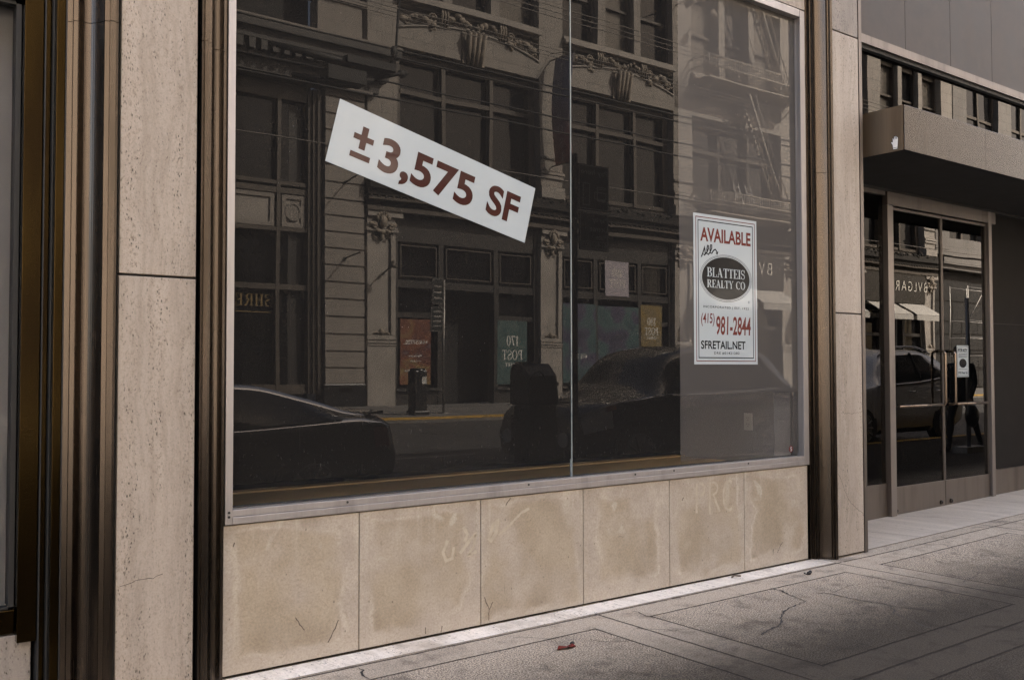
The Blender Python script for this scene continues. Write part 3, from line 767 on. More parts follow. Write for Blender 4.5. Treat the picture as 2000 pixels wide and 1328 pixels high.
for xl, xr, hinge in ((8.290, 9.212, -1), (9.222, 10.130, 1)):
    zb = .035
    dm = MB()
    dm.box(xl, xr, DY-.022, DY+.022, zb, zb+.255)
    dm.box(xl+.0, xl+.012, DY-.02, DY+.02, zb+.256, 2.955) ; dm.box(xr-.012, xr, DY-.02, DY+.02, zb+.256, 2.955)
    dm.box(xl+.013, xr-.013, DY-.02, DY+.02, 2.93, 2.955)
    dr = dm.build('entrance_door', 'alu_dk', B, .002)
    MB().box(xl+.0125, xr-.0125, DY-.006, DY+.006, zb+.2555, 2.9295).build('door_glass', 'glass_door', dr)
    px = xr-.062 if hinge < 0 else xl+.121
    py = DY-.075
    path = [(px, DY-.006, 1.585)]
    for a in range(0, 91, 15): path.append((px, py+.035-.035*math.sin(R(a)), 1.55+.035*math.cos(R(a))))
    for a in range(0, 91, 15): path.append((px, py+.035-.035*math.cos(R(a)), 1.085-.035*math.sin(R(a))))
    path.append((px, DY-.006, 1.05))
    MB().tube(path, .0125, 12).build('pull_handle', 'pull', dr)
    pb = MB(); xa, xb = (xl+.05, px-.02) if hinge < 0 else (px+.07, xr-.09)
    pb.tube([(xa, DY-.05, 1.052), (xb, DY-.05, 1.052)], .013, 12)
    for xx in (xa+.01, xb-.01): pb.tube([(xx, DY-.006, 1.052), (xx, DY-.05, 1.052)], .010, 10)
    pb.build('push_bar', 'pull', dr)
    lk = MB(); lx = xr-.09 if hinge < 0 else xl+.09
    lk.disc((lx, DY-.022, zb+.045), .022, (0, -1, 0), .018, 16, .016); lk.disc((lx, DY-.040, zb+.045), .008, (0, -1, 0), .004, 10)
    lk.build('floor_lock', 'steel', dr)
mb = MB(); mb.disc((8.33, DY-.0222, .066), .014, (0, -1, 0), .003, 14); mb.build('pivot_cap', 'dark', B)
# entrance slab (slopes up a little with the street)
es = MB(); n_ = 20
vs = []
for i in range(n_+1):
    x = 6.62+(13.2-6.62)*i/n_
    z = .005+.015*max(0, x-6.7)
    vs += [(x, -.045, z+.001), (x, .76, z-.002)]
es.add(vs, [[2*i, 2*i+2, 2*i+3, 2*i+1] for i in range(n_)])
es.add([(v[0], v[1], v[2]-.2) for v in vs[::2]]+[v for v in vs[::2]], [[i, i+1, n_+2+i, n_+1+i] for i in range(n_)])
es.build('entrance_slab', 'step', B)
mb = MB()
for xa, xb in ((8.7, 8.3), (9.98, 9.83), (11.2, 11.1), (7.46, 7.3)):
    za = .0075+.015*(xa-6.7)
    mb = MB(); mb.add([(xa-.003, -.04, za), (xa+.003, -.04, za), (xb+.003, .62, .0055+.015*(xb-6.7)), (xb-.003, .62, .0055+.015*(xb-6.7))], [[0, 1, 2, 3]]); mb.build('slab_joint', 'crack', B)
mb = MB()
for i in range(24):
    x0 = 6.64+.26*i; mb.add([(x0, -.052, ground_z(x0, -.05)+.003), (x0+.26, -.052, ground_z(x0+.26, -.05)+.003), (x0+.26, -.043, ground_z(x0+.26, -.05)+.003), (x0, -.043, ground_z(x0, -.05)+.003)], [[0, 1, 2, 3]])
mb.build('slab_edge_gap', 'crack', B)
# crack in the right pilaster, ghost of scrubbed graffiti, chips
def ribbon(mb, pts, w, y, jit=.003):
    P = []
    for a, b in zip(pts[:-1], pts[1:]):
        k = max(2, int(math.dist(a, b)/.012))
        for i in range(k): P.append((a[0]+(b[0]-a[0])*i/k+rnd.gauss(0, jit), a[1]+(b[1]-a[1])*i/k+rnd.gauss(0, jit)))
    P.append(pts[-1]); vs = []
    for i, (x, z) in enumerate(P):
        a = P[max(0, i-1)]; b = P[min(len(P)-1, i+1)]; d = Vector((b[0]-a[0], b[1]-a[1]))
        d = d.normalized() if d.length > 1e-6 else Vector((1, 0)); ww = w/2*rnd.uniform(.6, 1.1)
        vs += [(x-d.y*ww, y, z+d.x*ww), (x+d.y*ww, y, z-d.x*ww)]
    mb.add(vs, [[2*i, 2*i+1, 2*i+3, 2*i+2] for i in range(len(P)-1)])
mb = MB(); ribbon(mb, [(6.214, .640), (6.26, .585), (6.30, .50), (6.345, .44), (6.40, .385), (6.48, .338), (6.549, .300)], .0028, -.1008)
mb.build('stone_crack', 'crack', B); mb = MB(); ribbon(mb, [(6.30, 1.080), (6.40, 1.072), (6.48, 1.078), (6.549, 1.085)], .0022, -.1008)
mb.build('stone_crack', 'crack', B); mb = MB(); ribbon(mb, [(1.09, .51), (1.16, .525), (1.23, .53), (1.27, .54)], .0025, -.1008)
mb.build('stone_crack', 'crack', B)
gm = MB(); W_ = .030
def stroke(pts, w=W_): ribbon(gm, pts, w, -.0008, .0008)
def curve(cx, cz, rx, rz, a0, a1, k=10): return [(cx+rx*math.cos(R(a0+(a1-a0)*i/k)), cz+rz*math.sin(R(a0+(a1-a0)*i/k))) for i in range(k+1)]
# ghost letters  P R C
stroke([(4.77, .46), (4.775, .655)], .022); stroke(curve(4.80, .612, .05, .042, 90, -90), .020)
stroke([(4.90, .44), (4.905, .655)], .022); stroke(curve(4.93, .61, .05, .042, 90, -90), .020); stroke([(4.94, .565), (5.0, .45)], .022)
stroke(curve(5.10, .55, .06, .10, 60, 300, 14), .022)
gm2 = gm; gm = MB()
stroke([(2.80, .50), (2.77, .44), (2.79, .39), (2.83, .40), (2.84, .46)], .020); stroke([(2.90, .56), (2.93, .52), (2.91, .48)], .022)
stroke([(2.88, .42), (2.93, .47), (2.99, .52), (2.97, .45), (2.93, .40), (2.99, .42)], .020)
stroke([(3.07, .47), (3.10, .55), (3.14, .58), (3.12, .50), (3.08, .46)], .024); stroke([(3.14, .49), (3.22, .54), (3.30, .60), (3.36, .62)], .018)
gmo = gm; gm = MB()
gmo.build('scrubbed_graffiti', 'ghost', B)
gm2.build('scrubbed_graffiti', 'ghost', B)
mb = MB()
for pts in ([(1.93,.23),(1.95,.19),(1.975,.16)], [(2.10,.08),(2.13,.13),(2.155,.18)], [(3.045,.16),(3.06,.12),(3.075,.09)], [(3.10,.13),(3.075,.09),(3.07,.03)], [(5.62,.10),(5.66,.15),(5.685,.17)], [(5.57,.09),(5.575,.13)], [(1.62,.60),(1.625,.62)], [(3.19,.655),(3.225,.69)], [(2.66,.025),(2.662,.06)], [(2.76,.02),(2.765,.05)], [(4.63,.555),(4.645,.575)]):
    mb = MB(); ribbon(mb, pts, .006, -.0006, .0015); mb.build('stone_chip', 'chip', B)

# left-hand bay with brass frame
lb = MB()
lb.box(.735, .808, .06, .20, 0.30, 12); lb.box(.846, .880, -.0, .2, 0.0, 12); lb.box(.815, .838, .07, .2, .0, 12)
lb.box(.0, .733, .10, .20, .335, .430); lb.box(.0, .733, .10, .20, 2.97, 3.06)
lf = lb.build('side_window', 'brass', B, .003)
MB().box(-1.5, .715, .155, .165, .440, 2.96).build('glass_pane', 'glass_side', lf)
g = MB(); g.box(.712, .732, .12, .20, .44, 2.96); g.box(.0, .71, .12, .154, .431, .441); g.box(.81, .815, .05, .2, 0, 14); g.box(.839, .845, .04, .2, 0, 14); g.box(.880, .886, .0, .2, 0, 14)
g.box(0, .71, .12, .154, 2.955, 2.969)
g.build('gasket', 'black', lf)
bp('side_base_slab', 'trav_rough', -2., .795, .10, .2, 0, .325, bevel=.003)
bp('window_blind', 'blind', -2, .9, .26, .28, .3, 3.1)
bp('upper_panel', 'brass', -2, .733, .10, .2, 3.062, 14)
bp('left_wall', 'head', -60, -.02, .0, .6, -.1, 4.6)

# ------------------------------------------------------------------ notices on the glass
def plate(name, mat, x0, x1, z0, z1, y, t=.002, parent=None): return MB().box(x0, x1, y, y+t, z0, z1).build(name, mat, parent)
sg = thing('area_sign', 'white tilted strip sign reading plus or minus 3,575 SF in the shop window', 'sign', (2.13, .0375, 2.627))
c14 = Vector((1.266, 0, -.312)); L1 = c14.length; e1 = c14/L1; e2 = Vector((-e1.z*-1, 0, e1.x)); e2 = Vector((-e1.z, 0, e1.x)); e2 = e2 if e2.z > 0 else -e2
o1 = Vector((2.0925, .0375, 2.4615)); H1 = .3375
pm = MB(); P4 = [o1, o1+e1*L1, o1+e1*L1+e2*H1, o1+e2*H1]
pm.add([p+Vector((0, 0, 0)) for p in P4]+[p+Vector((0, .002, 0)) for p in P4], [(0, 1, 2, 3), (7, 6, 5, 4), (0, 1, 5, 4), (1, 2, 6, 5), (2, 3, 7, 6), (3, 0, 4, 7)])
pm.build('sign_board', 'paper', sg)
tm = MB()
q = lambda u, v: o1+e1*(u*L1)+e2*(v*H1)
text_mb(tm, '3,575', q(.217, .10), e1, e2, .468*L1, .64*H1, .031, space=1.02)
text_mb(tm, 'SF', q(.760, .225), e1, e2, .172*L1, .525*H1, .031, space=1.02)
def bar(u0, u1, v0, v1):
    tm.add([q(u0, v0)+Vector((0, -.0008, 0)), q(u1, v0)+Vector((0, -.0008, 0)), q(u1, v1)+Vector((0, -.0008, 0)), q(u0, v1)+Vector((0, -.0008, 0))], [[0, 1, 2, 3]])
bar(.090, .180, .225, .315); bar(.090, .180, .515, .605); bar(.121, .149, .385, .515); bar(.121, .149, .605, .745)
tm.build('sign_lettering', 'red', sg)

ls = thing('leasing_sign', 'white portrait AVAILABLE leasing sign with red and black border and dark oval', 'sign', (5.134, .0375, 1.446))
ax, aw, az, ah = 4.803, .664, 1.446, 1.024; ay = .0375
plate('sign_board', 'paper', ax, ax+aw, az, az+ah, ay, parent=ls)
U = lambda u, v: (ax+u*aw, ay, az+(1-v)*ah)
fr = MB(); frame_mb(fr, (ax, ay, az), EX, EZ, aw, ah, .020, .0055, .0006); fr.build('red_border', 'red2', ls)
fr = MB(); frame_mb(fr, (ax, ay, az), EX, EZ, aw, ah, .042, .0065, .0006); fr.build('black_border', 'ink', ls)
t = MB()
text_mb(t, 'AVAILABLE', U(.5, .182), EX, EZ, .80*aw, .094*ah, .030, align='C'); t.build('headline_lettering', 'red2', ls); t = MB()
text_mb(t, '(415)', U(.105, .747), EX, EZ, .205*aw, .088*ah, .012, shear=.08)
text_mb(t, '981-2844', U(.335, .803), EX, EZ, .555*aw, .128*ah, .022, shear=.08)
t.build('phone_lettering', 'red2', ls)
t = MB()
text_mb(t, 'INCORPORATED | EST. 1922', U(.5, .628), EX, EZ, .72*aw, .0195*ah, .012, align='C', space=1.15)
text_mb(t, 'SFRETAIL.NET', U(.100, .898), EX, EZ, .70*aw, .056*ah, .022)
text_mb(t, 'DRE #01421282', U(.50, .934), EX, EZ, .40*aw, .018*ah, .012, align='C', space=1.2)
text_mb(t, 'R', U(.855, .575), EX, EZ, None, .010*ah, .01); ring_mb(t, U(.863, .570), EX, EZ, .010, .010, .0012, .0008, 24)
# hand-drawn "see" with a tail
def pen(pts, w):
    P = [Vector(U(*p)) for p in pts]; vs = []
    for i, p in enumerate(P):
        d = (P[min(i+1, len(P)-1)]-P[max(i-1, 0)]).normalized(); nn = Vector((-d.z, 0, d.x))
        vs += [p+nn*w/2+Vector((0, -.0008-.00001*i, 0)), p-nn*w/2+Vector((0, -.0008-.00001*i, 0))]
    t.add(vs, [[2*i, 2*i+1, 2*i+3, 2*i+2] for i in range(len(P)-1)])
pen([(.115,.288),(.135,.265),(.155,.235),(.165,.215),(.168,.235),(.175,.262),(.165,.275),(.148,.268)], .010)
pen([(.165,.272),(.200,.255),(.225,.228),(.228,.208),(.212,.206),(.200,.235),(.200,.262),(.222,.268),(.250,.250)], .010)
pen([(.250,.250),(.275,.222),(.276,.200),(.260,.200),(.248,.230),(.250,.256),(.275,.258),(.300,.238),(.330,.228),(.350,.240),(.358,.256)], .010)
pen([(.340,.252),(.360,.262),(.372,.240)], .007)
ring_mb(t, U(.5, .419), EX, EZ, .412*aw, .160*ah, .0028, .0006)
ring_mb(t, U(.5, .419), EX, EZ, .395*aw, .152*ah, .0028, .0006)
t.build('black_lettering', 'ink', ls)
t = MB(); k = 72; cc = Vector(U(.5, .419))
t.add([cc+Vector((.378*aw*math.cos(2*math.pi*i/k), -.0007, .144*ah*math.sin(2*math.pi*i/k))) for i in range(k)], [list(range(k))])
ov = t.build('oval_badge', 'ink', ls)
t = MB()
serif_mb(t, 'BLATTEIS', Vector(U(.5, .415))+Vector((0, -.0008, 0)), EX, EZ, .60*aw, .062*ah, .05, align='C', T=.17)
serif_mb(t, 'REALTY CO', Vector(U(.5, .486))+Vector((0, -.0008, 0)), EX, EZ, .60*aw, .052*ah, .05, align='C', T=.17)
t.build('badge_lettering', 'paper', ov)

ks = thing('key_notice', 'small white FOR KEY notice stuck on the entrance door glass', 'notice', (9.665, .688, 1.33))
kx, kw, kz, kh, ky = 9.505, .235, 1.325, .325, .6905
plate('notice_board', 'paper', kx, kx+kw, kz, kz+kh, ky, .0015, ks)
K = lambda u, v: (kx+u*kw, ky, kz+(1-v)*kh)
t = MB(); frame_mb(t, (kx, ky, kz), EX, EZ, kw, kh, .010, .004, .0004)
text_mb(t, 'FOR KEY', K(.5, .21), EX, EZ, .78*kw, .11*kh, .03, align='C')
text_mb(t, '195 Post St.', K(.5, .905), EX, EZ, .80*kw, .075*kh, .015, align='C')
t.add([K(.12, .765), K(.88, .765), K(.88, .752), K(.12, .752)], [[0, 1, 2, 3]]); t.v[-4:] = [(x, y-.0006, z) for x, y, z in t.v[-4:]]
for v in (.27, .30, .35, .38):
    t.add([(K(.14, v)[0], ky-.0006, K(.14, v)[2]), (K(.86, v)[0], ky-.0006, K(.86, v)[2]), (K(.86, v)[0], ky-.0006, K(.86, v-.012)[2]), (K(.14, v)[0], ky-.0006, K(.14, v-.012)[2])], [[0, 1, 2, 3]])
cc = Vector(K(.5, .565)); t.add([cc+Vector((.075*math.cos(2*math.pi*i/32), -.0006, .047*math.sin(2*math.pi*i/32))) for i in range(32)], [list(range(32))])
t.build('notice_lettering', 'ink', ks)

st_ = thing('security_sticker', 'small red hexagonal sticker with a white S in the window corner', 'sticker', (5.845, .038, .815))
t = MB(); t.add([(5.843+.026*math.cos(R(30+60*i)), .0385, .825+.026*math.sin(R(30+60*i))) for i in range(6)], [list(range(6))]); t.build('sticker_face', 'red2', st_)
t = MB(); text_mb(t, 'S', (5.843, .0378, .808), EX, EZ, None, .033, .03, align='C'); t.build('sticker_letter', 'paper', st_)

# cartoonish open palm sticker on the canopy end: five fingers and a wrist cuff
hs = thing('hand_sticker', 'small white open-hand sticker on the canopy end panel', 'sticker', (6.788, -.265, 3.12))
t = MB()
def hp(pts): t.add([(6.7885, -.262-a, 3.120+b) for a, b in pts], [list(range(len(pts)))])
palm = [(-.018, .0), (.020, .0), (.024, .045), (.026, .065), (-.022, .065), (-.022, .03)]
out_ = palm[:3]+[(.026,.07),(.024,.092),(.017,.095),(.014,.075),(.012,.102),(.004,.105),(.002,.078),(-.002,.104),(-.010,.101),(-.009,.075),(-.015,.092),(-.022,.087),(-.020,.060),(-.032,.064),(-.036,.056),(-.022,.036)]
hp(out_); t.build('sticker_face', 'white', hs)
t = MB()
def hl(a, b, w=.0016):
    d = Vector((b[0]-a[0], b[1]-a[1])).normalized()*w
    t.add([(6.7880, -.262-(a[0]-d.y), 3.12+a[1]+d.x), (6.7880, -.262-(a[0]+d.y), 3.12+a[1]-d.x), (6.7880, -.262-(b[0]+d.y), 3.12+b[1]-d.x), (6.7880, -.262-(b[0]-d.y), 3.12+b[1]+d.x)], [[0, 1, 2, 3]])
for a, b in zip(out_, out_[1:]+out_[:1]): hl(a, b)
hl((-.016, .012), (.021, .012)); t.build('sticker_outline', 'ink', hs)

ot = thing('wall_outlet', 'white duplex electrical outlet low on the grey interior wall', 'outlet', (5.70, .31, .955))
MB().box(5.694, 5.6995, .272, .350, .955, 1.082).build('cover_plate', 'white', ot, .0015)
for zc in (.995, 1.042):
    t = MB()
    for dy in (-.009, .009): t.box(5.693, 5.6945, .311+dy-.0016, .311+dy+.0016, zc-.001, zc+.011)
    t.box(5.693, 5.6945, .308, .314, zc-.014, zc-.008)
    t.build('socket_slot', 'ink', ot)

# litter
lt = MB(); lt.add([(3.07, -.59, .006), (3.135, -.605, .010), (3.145, -.575, .005), (3.10, -.565, .014), (3.19, -.60, .004), (3.185, -.575, .012)], [[0, 1, 2, 3], [1, 4, 5, 2]])
lt.v += [(x, y, z+.004) for x, y, z in lt.v]; lt.f += [[6+i for i in f[::-1]] for f in lt.f[:2]]; lt.sm += [False, False]
tag(lt.build('candy_wrapper', 'red2'), 'crumpled red wrapper lying on the concrete sidewalk', 'litter')
lt = MB(); lt.blob((3.205, -.55, .008), .014, .010, .008, 8, 5); lt.blob((3.215, -.545, .008), .008, .010, .007, 8, 5)
tag(lt.build('debris_crumb', 'crack'), 'small black crumb of debris beside the red wrapper', 'litter')
lt = MB(); lt.blob((5.57, -.30, .012), .020, .014, .012, 8, 5); lt.blob((5.592, -.295, .016), .010, .012, .012, 8, 5); lt.tube([(5.55,-.31,.006),(5.54,-.28,.012),(5.565,-.27,.010)], .003, 6)
tag(lt.build('debris_crumb', 'crack'), 'black scrap of debris near the foot of the bronze jamb', 'litter')
lt = MB(); lt.tube([(5.05,-.06,.012),(5.09,-.045,.016),(5.13,-.07,.012)], .006, 6)
tag(lt.build('dry_leaf', 'chip'), 'curled brown leaf on the pale stone strip under the window', 'litter')

# ------------------------------------------------------------------ across the street (seen in the glass)
FY = -27.0
def orn_cluster(mb, cx, y, cz, w, h, n, seed):
    r = random.Random(seed)
    for i in range(n):
        t = i/(n-1)*2-1
        x = cx+t*w/2; z = cz+h*(.5-abs(t))*r.uniform(.3, .9)
        s = r.uniform(.08, .16)
        mb.blob((x, y+r.uniform(.05, .18), z), s*r.uniform(.8, 1.5), s*.8, s*r.uniform(.7, 1.3), 8, 5)
    for sgn in (-1, 1):
        p = [(cx+sgn*(w*.12+w*.38*k/10), y+.10+.04*math.sin(k), cz-h*.15+h*.3*math.sin(k*.7)) for k in range(11)]
        mb.tube(p, .055, 6)
def volute(mb, cx, y, cz, r0, sgn):
    p = [(cx+sgn*r0*(1-k/20)*math.cos(k*.62), y+.06, cz+r0*(1-k/20)*math.sin(k*.62)) for k in range(16)]
    mb.tube(p, .045, 6)

AB = thing('arcade_building', 'tan terracotta building with arched bays and iron fire escapes across the street', 'building', (38, FY, 0))
PC = [17.61+8.34*k for k in range(6)]; HW = .645
wall = MB()
for k, c in enumerate(PC):
    wall.box(c-HW, c+HW, FY-.9, FY, 8.2, 27)
for k in range(5):
    x0, x1 = PC[k]+HW, PC[k+1]-HW; xm = (x0+x1)/2
    # arched lintel
    pts = [(x0, 13.9), (x1, 13.9)]
    for i in range(0, 25):
        t = i/24; u = 1-2*t
        pts.append((xm+(x1-x0)/2*u, 14.62+.50*(1-u*u)))
    wall.prism([(a, b) for a, b in pts], .35, lambda a, b, c: (a, FY-.35+c, b))
    wall.box(x0, x1, FY-.95, FY-.36, 13.9, 15.6)
    for zb, zt in ((15.6, 16.0), (20.2, 21.4), (25.2, 27)):
        wall.box(x0, x1, FY-.9, FY-.05, zb, zt)
    for zb, zt in ((16.0, 20.2), (21.4, 25.2)):
        for j in (1, 2):
            xx = x0+(x1-x0)*j/3; wall.box(xx-.22, xx+.22, FY-.9, FY-.08, zb, zt)
    wall.box(x0, x1, FY-.9, FY-.5, 8.0, 8.95)
wall.build('wall', 'beige', AB)
tr = MB()
for k, c in enumerate(PC):
    # pedestal mouldings of each pier
    tr.box(c-HW-.05, c+HW+.05, FY-.3, FY+.14, 8.75, 9.25); tr.box(c-HW-.03, c+HW+.03, FY-.3, FY+.08, 9.62, 9.74); tr.box(c-HW-.05, c+HW+.05, FY-.3, FY+.12, 9.78, 9.90)
    tr.box(c-HW-.01, c+HW+.01, FY-.3, FY+.04, 9.95, 10.0)
    for i in range(13): tr.blob((c-HW+.06+i*.098, FY+.02, 10.5), .05, .07, .09, 6, 4)
for k in range(5):
    x0, x1 = PC[k]+HW, PC[k+1]-HW
    tr.box(x0, x1, FY-.4, FY+.22, 15.72, 15.86); tr.box(x0, x1, FY-.4, FY+.12, 15.86, 16.02)
    for i in range(60):
        xx = x0+.1+(x1-x0-.2)*i/59
        tr.blob((xx, FY-.30, 13.84), .045, .10, .075, 6, 4)
    # pale upper edge of the arch
    xm = (x0+x1)/2; p = [(xm+(x1-x0)/2*(1-2*i/24), FY+.02, 14.63+.50*(1-(1-2*i/24)**2)) for i in range(25)]
    tr.tube(p, .05, 6)
tr.build('moulding', 'beige_plain', AB)
for k in range(5):
    x0, x1 = PC[k]+HW, PC[k+1]-HW; xm = (x0+x1)/2
    kb_ = MB()
    for j in range(4):
        xx = xm-.33+.22*j
        kb_.tube([(xx-.02*(j-1.5), FY+.06, 13.75), (xx, FY+.20, 14.3), (xx+.03*(j-1.5), FY+.30, 14.95), (xx+.03*(j-1.5), FY+.18, 15.1)], [.085, .10, .12, .08], 8)
    kb_.box(xm-.55, xm+.55, FY-.1, FY+.06, 13.8, 15.05)
    kb_.build('keystone', 'orn', AB)
    orn = MB()
    for sx in (-1, 1):
        orn_cluster(orn, xm+sx*2.55, FY-.1, 15.15, 1.5, .75, 12, 10*k+sx)
        orn_cluster(orn, xm+sx*.75, FY-.1, 15.45, 1.1, .4, 7, 10*k+sx+5)
        for j in range(3): orn.tube([(xm+sx*1.42-.13+.13*j, FY+.05, 15.05), (xm+sx*1.42-.13+.13*j, FY+.16, 15.45), (xm+sx*1.42-.13+.13*j, FY+.1, 15.72)], .055, 6)
        volute(orn, xm+sx*1.9, FY-.05, 15.3, .22, sx); volute(orn, xm+sx*3.1, FY-.05, 14.98, .2, -sx)
    orn.build('arch_ornament', 'orn', AB)
    # big first-floor window
    wf = MB(); ya, yb = FY-.62, FY-.5
    wf.box(x0, x0+.34, FY-.9, FY-.40, 8.95, 13.9); wf.box(x1-.34, x1, FY-.9, FY-.40, 8.95, 13.9)
    for j in (1, 2):
        xx = x0+(x1-x0)*j/3; wf.box(xx-.09, xx+.09, ya, FY-.34, 8.95, 13.6); wf.box(xx-.14, xx+.14, ya, yb, 8.95, 13.6)
    wf.box(x0+.34, x1-.34, ya, FY-.36, 12.18, 12.36); wf.box(x0+.34, x1-.34, ya, FY-.42, 13.5, 13.9); wf.box(x0+.34, x1-.34, ya, FY-.4, 8.95, 9.12)
    o = wf.build('shop_window', 'wframe', AB)
    MB().box(x0+.3, x1-.3, FY-.72, FY-.66, 8.9, 13.9).build('pane', 'wglass', o)
    for zb, zt in ((16.02, 20.2), (21.4, 25.2)):
        for j in range(3):
            xa = x0+(x1-x0)*j/3+(.22 if j else 0); xb = x0+(x1-x0)*(j+1)/3-(.22 if j < 2 else 0)
            wf = MB(); wf.box(xa, xa+.13, FY-.6, FY-.35, zb, zt); wf.box(xb-.13, xb, FY-.6, FY-.35, zb, zt); wf.box(xa+.13, xb-.13, FY-.6, FY-.4, zb, zb+.14); wf.box(xa+.13, xb-.13, FY-.6, FY-.4, zt-.3, zt); wf.box(xa+.13, xb-.13, FY-.6, FY-.44, (zb+zt)/2-.06, (zb+zt)/2+.06)
            o = wf.build('sash_window', 'wframe', AB)
            MB().box(xa+.1, xb-.1, FY-.72, FY-.62, zb, zt).build('pane', 'wglass_pale' if (k+j) % 2 == 0 else 'wglass', o)
# belt cornice above the shops
ct = MB()
ct.box(16.9, 60.0, FY-.6, FY+.40, 8.22, 8.62); ct.box(16.9, 60.0, FY-.6, FY+.25, 8.0, 8.22)
r_ = random.Random(3)
for i in range(420):
    ct.blob((17+43*r_.random(), FY+.34+r_.uniform(-.05, .08), 8.6+r_.uniform(-.12, .07)), r_.uniform(.06, .16), .08, r_.uniform(.03, .08), 6, 4)
ct.build('belt_cornice', 'dkcorn', AB)
ct = MB(); ct.box(16.9, 60.0, FY-.6, FY+.30, 7.82, 7.92); ct.box(16.9, 60.0, FY-.6, FY+.18, 7.42, 7.58)
for i in range(140): ct.blob((17+i*.305, FY+.30, 7.93), .05, .05, .05, 6, 4)
ct.build('belt_moulding', 'wframe', AB)
bp2 = lambda name, mat, *a, parent=AB, bevel=0.: box(name, mat, parent, *a, bevel=bevel)
bp2('belt_frieze', 'dkcorn', 16.9, 60.0, FY-.6, FY+.02, 7.58, 7.82)
bp2('shop_recess', 'dark', 17, 60, FY-2.2, FY-2.0, 0, 8.2)
bp2('upper_backing', 'dark', 17, 60, FY-1.2, FY-.96, 8.2, 27)
# ground-floor pilasters with leafy capitals
def lower_pilaster(c):
    pm_ = MB()
    w = .60
    pm_.box(c-w, c+w, FY-.5, FY, .0, 2.28)
    for z in (2.32, 2.42, 2.55): pm_.box(c-w-.01, c+w+.01, FY-.5, FY+.03, z, z+.05)
    pm_.box(c-w, c+w, FY-.5, FY-.012, 2.28, 2.72)
    pm_.box(c-w+.2, c+w-.2, FY-.5, FY-.10, 2.72, 6.5)
    pm_.box(c-w, c-w+.2, FY-.5, FY, 2.72, 6.5); pm_.box(c+w-.2, c+w, FY-.5, FY, 2.72, 6.5)
    pm_.box(c-w, c+w, FY-.5, FY, 6.5, 7.4)
    pm_.box(c-w-.07, c+w+.07, FY-.5, FY+.10, 6.62, 6.72); pm_.box(c-w-.05, c+w+.05, FY-.5, FY+.07, 6.74, 6.80); pm_.box(c-w-.02, c+w+.25, FY-.5, FY+.12, 7.20, 7.42)
    o = pm_.build('pilaster', 'beige_plain', AB)
    cp = MB()
    cp.blob((c, FY+.14, 7.02), .17, .14, .26, 10, 8)
    for i in range(7):
        a = R(200+i*23-90+12); cp.blob((c+.26*math.cos(R(20+i*23)), FY+.16, 7.02+.30*math.sin(R(20+i*23))), .06, .06, .10, 7, 5)
    for s in (-1, 1):
        volute(cp, c+s*.36, FY+.06, 6.82, .14, s); cp.blob((c+s*.5, FY+.12, 6.9), .10, .06, .07, 7, 5); cp.blob((c+s*.2, FY+.12, 6.62), .13, .10, .08, 7, 5)
        cp.tube([(c+s*.36, FY+.03, 6.6), (c+s*.33, FY+.03, 6.4), (c+s*.2, FY+.0, 6.35)], .035, 6)
    cp.blob((c, FY+.02, 6.45), .10, .10, .18, 8, 6); cp.blob((c, FY+.08, 6.60), .16, .10, .10, 8, 6)
    cp.blob((c, FY-.02, 2.84), .12, .10, .13, 8, 6)
    for s in (-1, 1): cp.tube([(c+s*.1, FY-.04, 2.78), (c+s*.22, FY-.04, 2.84), (c+s*.36, FY-.04, 2.74)], .04, 6)
    cp.build('capital', 'orn', o)
for c in PC: lower_pilaster(c-.03)
# shopfronts of the first two bays
for k in range(5):
    x0, x1 = PC[k]+HW-.05, PC[k+1]-HW-.03
    sf_ = MB()
    sf_.box(x0, x0+.18, FY-.6, FY-.2, 0, 7.4); sf_.box(x1-.18, x1, FY-.6, FY-.2, 0, 7.4)
    sf_.box(x0+.18, x1-.18, FY-.6, FY-.24, 6.35, 7.4); sf_.box(x0+.18, x1-.18, FY-.6, FY-.24, 4.55, 4.85)
    xa, xb = x0+2.2, x1-2.15
    for xx in (xa, xb): sf_.box(xx-.12, xx+.12, FY-.6, FY-.22, 0, 6.35)
    sf_.box(x0+.18, xa-.12, FY-.6, FY-.26, 3.42, 3.62); sf_.box(xb+.12, x1-.18, FY-.6, FY-.26, 3.42, 3.62)
    sf_.box(x0+.18, xa-.12, FY-.6, FY-.26, .0, .55); sf_.box(xb+.12, x1-.18, FY-.6, FY-.26, .0, .55)
    o = sf_.build('shopfront', 'wframe_dk', AB)
    MB().box(x0+.1, xa, FY-.55, FY-.5, .5, 6.4).build('pane', 'wglass', o); MB().box(xb, x1-.1, FY-.55, FY-.5, .5, 6.4).build('pane', 'wglass', o)
    MB().box(xa, xb, FY-.55, FY-.5, 4.8, 6.4).build('pane', 'wglass', o); MB().box(xa, xb, FY-1.5, FY-1.4, 0, 4.6).build('doorway', 'dark', o)
    si = MB(); si.box(x0+.1, xa, FY-.3, FY-.12, .56, .66); si.box(xb, x1-.1, FY-.3, FY-.12, .56, .66); si.build('window_sill', 'chrome' if k == 0 else 'wframe', o)
    fm = MB()
    for (a, b) in ((x0+.3, xa-.2), (xa+.25, xb-.25), (xb+.2, x1-.3)): frame_mb(fm, (b, FY-.235, 4.98), FX, EZ, b-a, 1.25, 0, .05, .01)
    fm.build('fascia_panel', 'wframe', o)
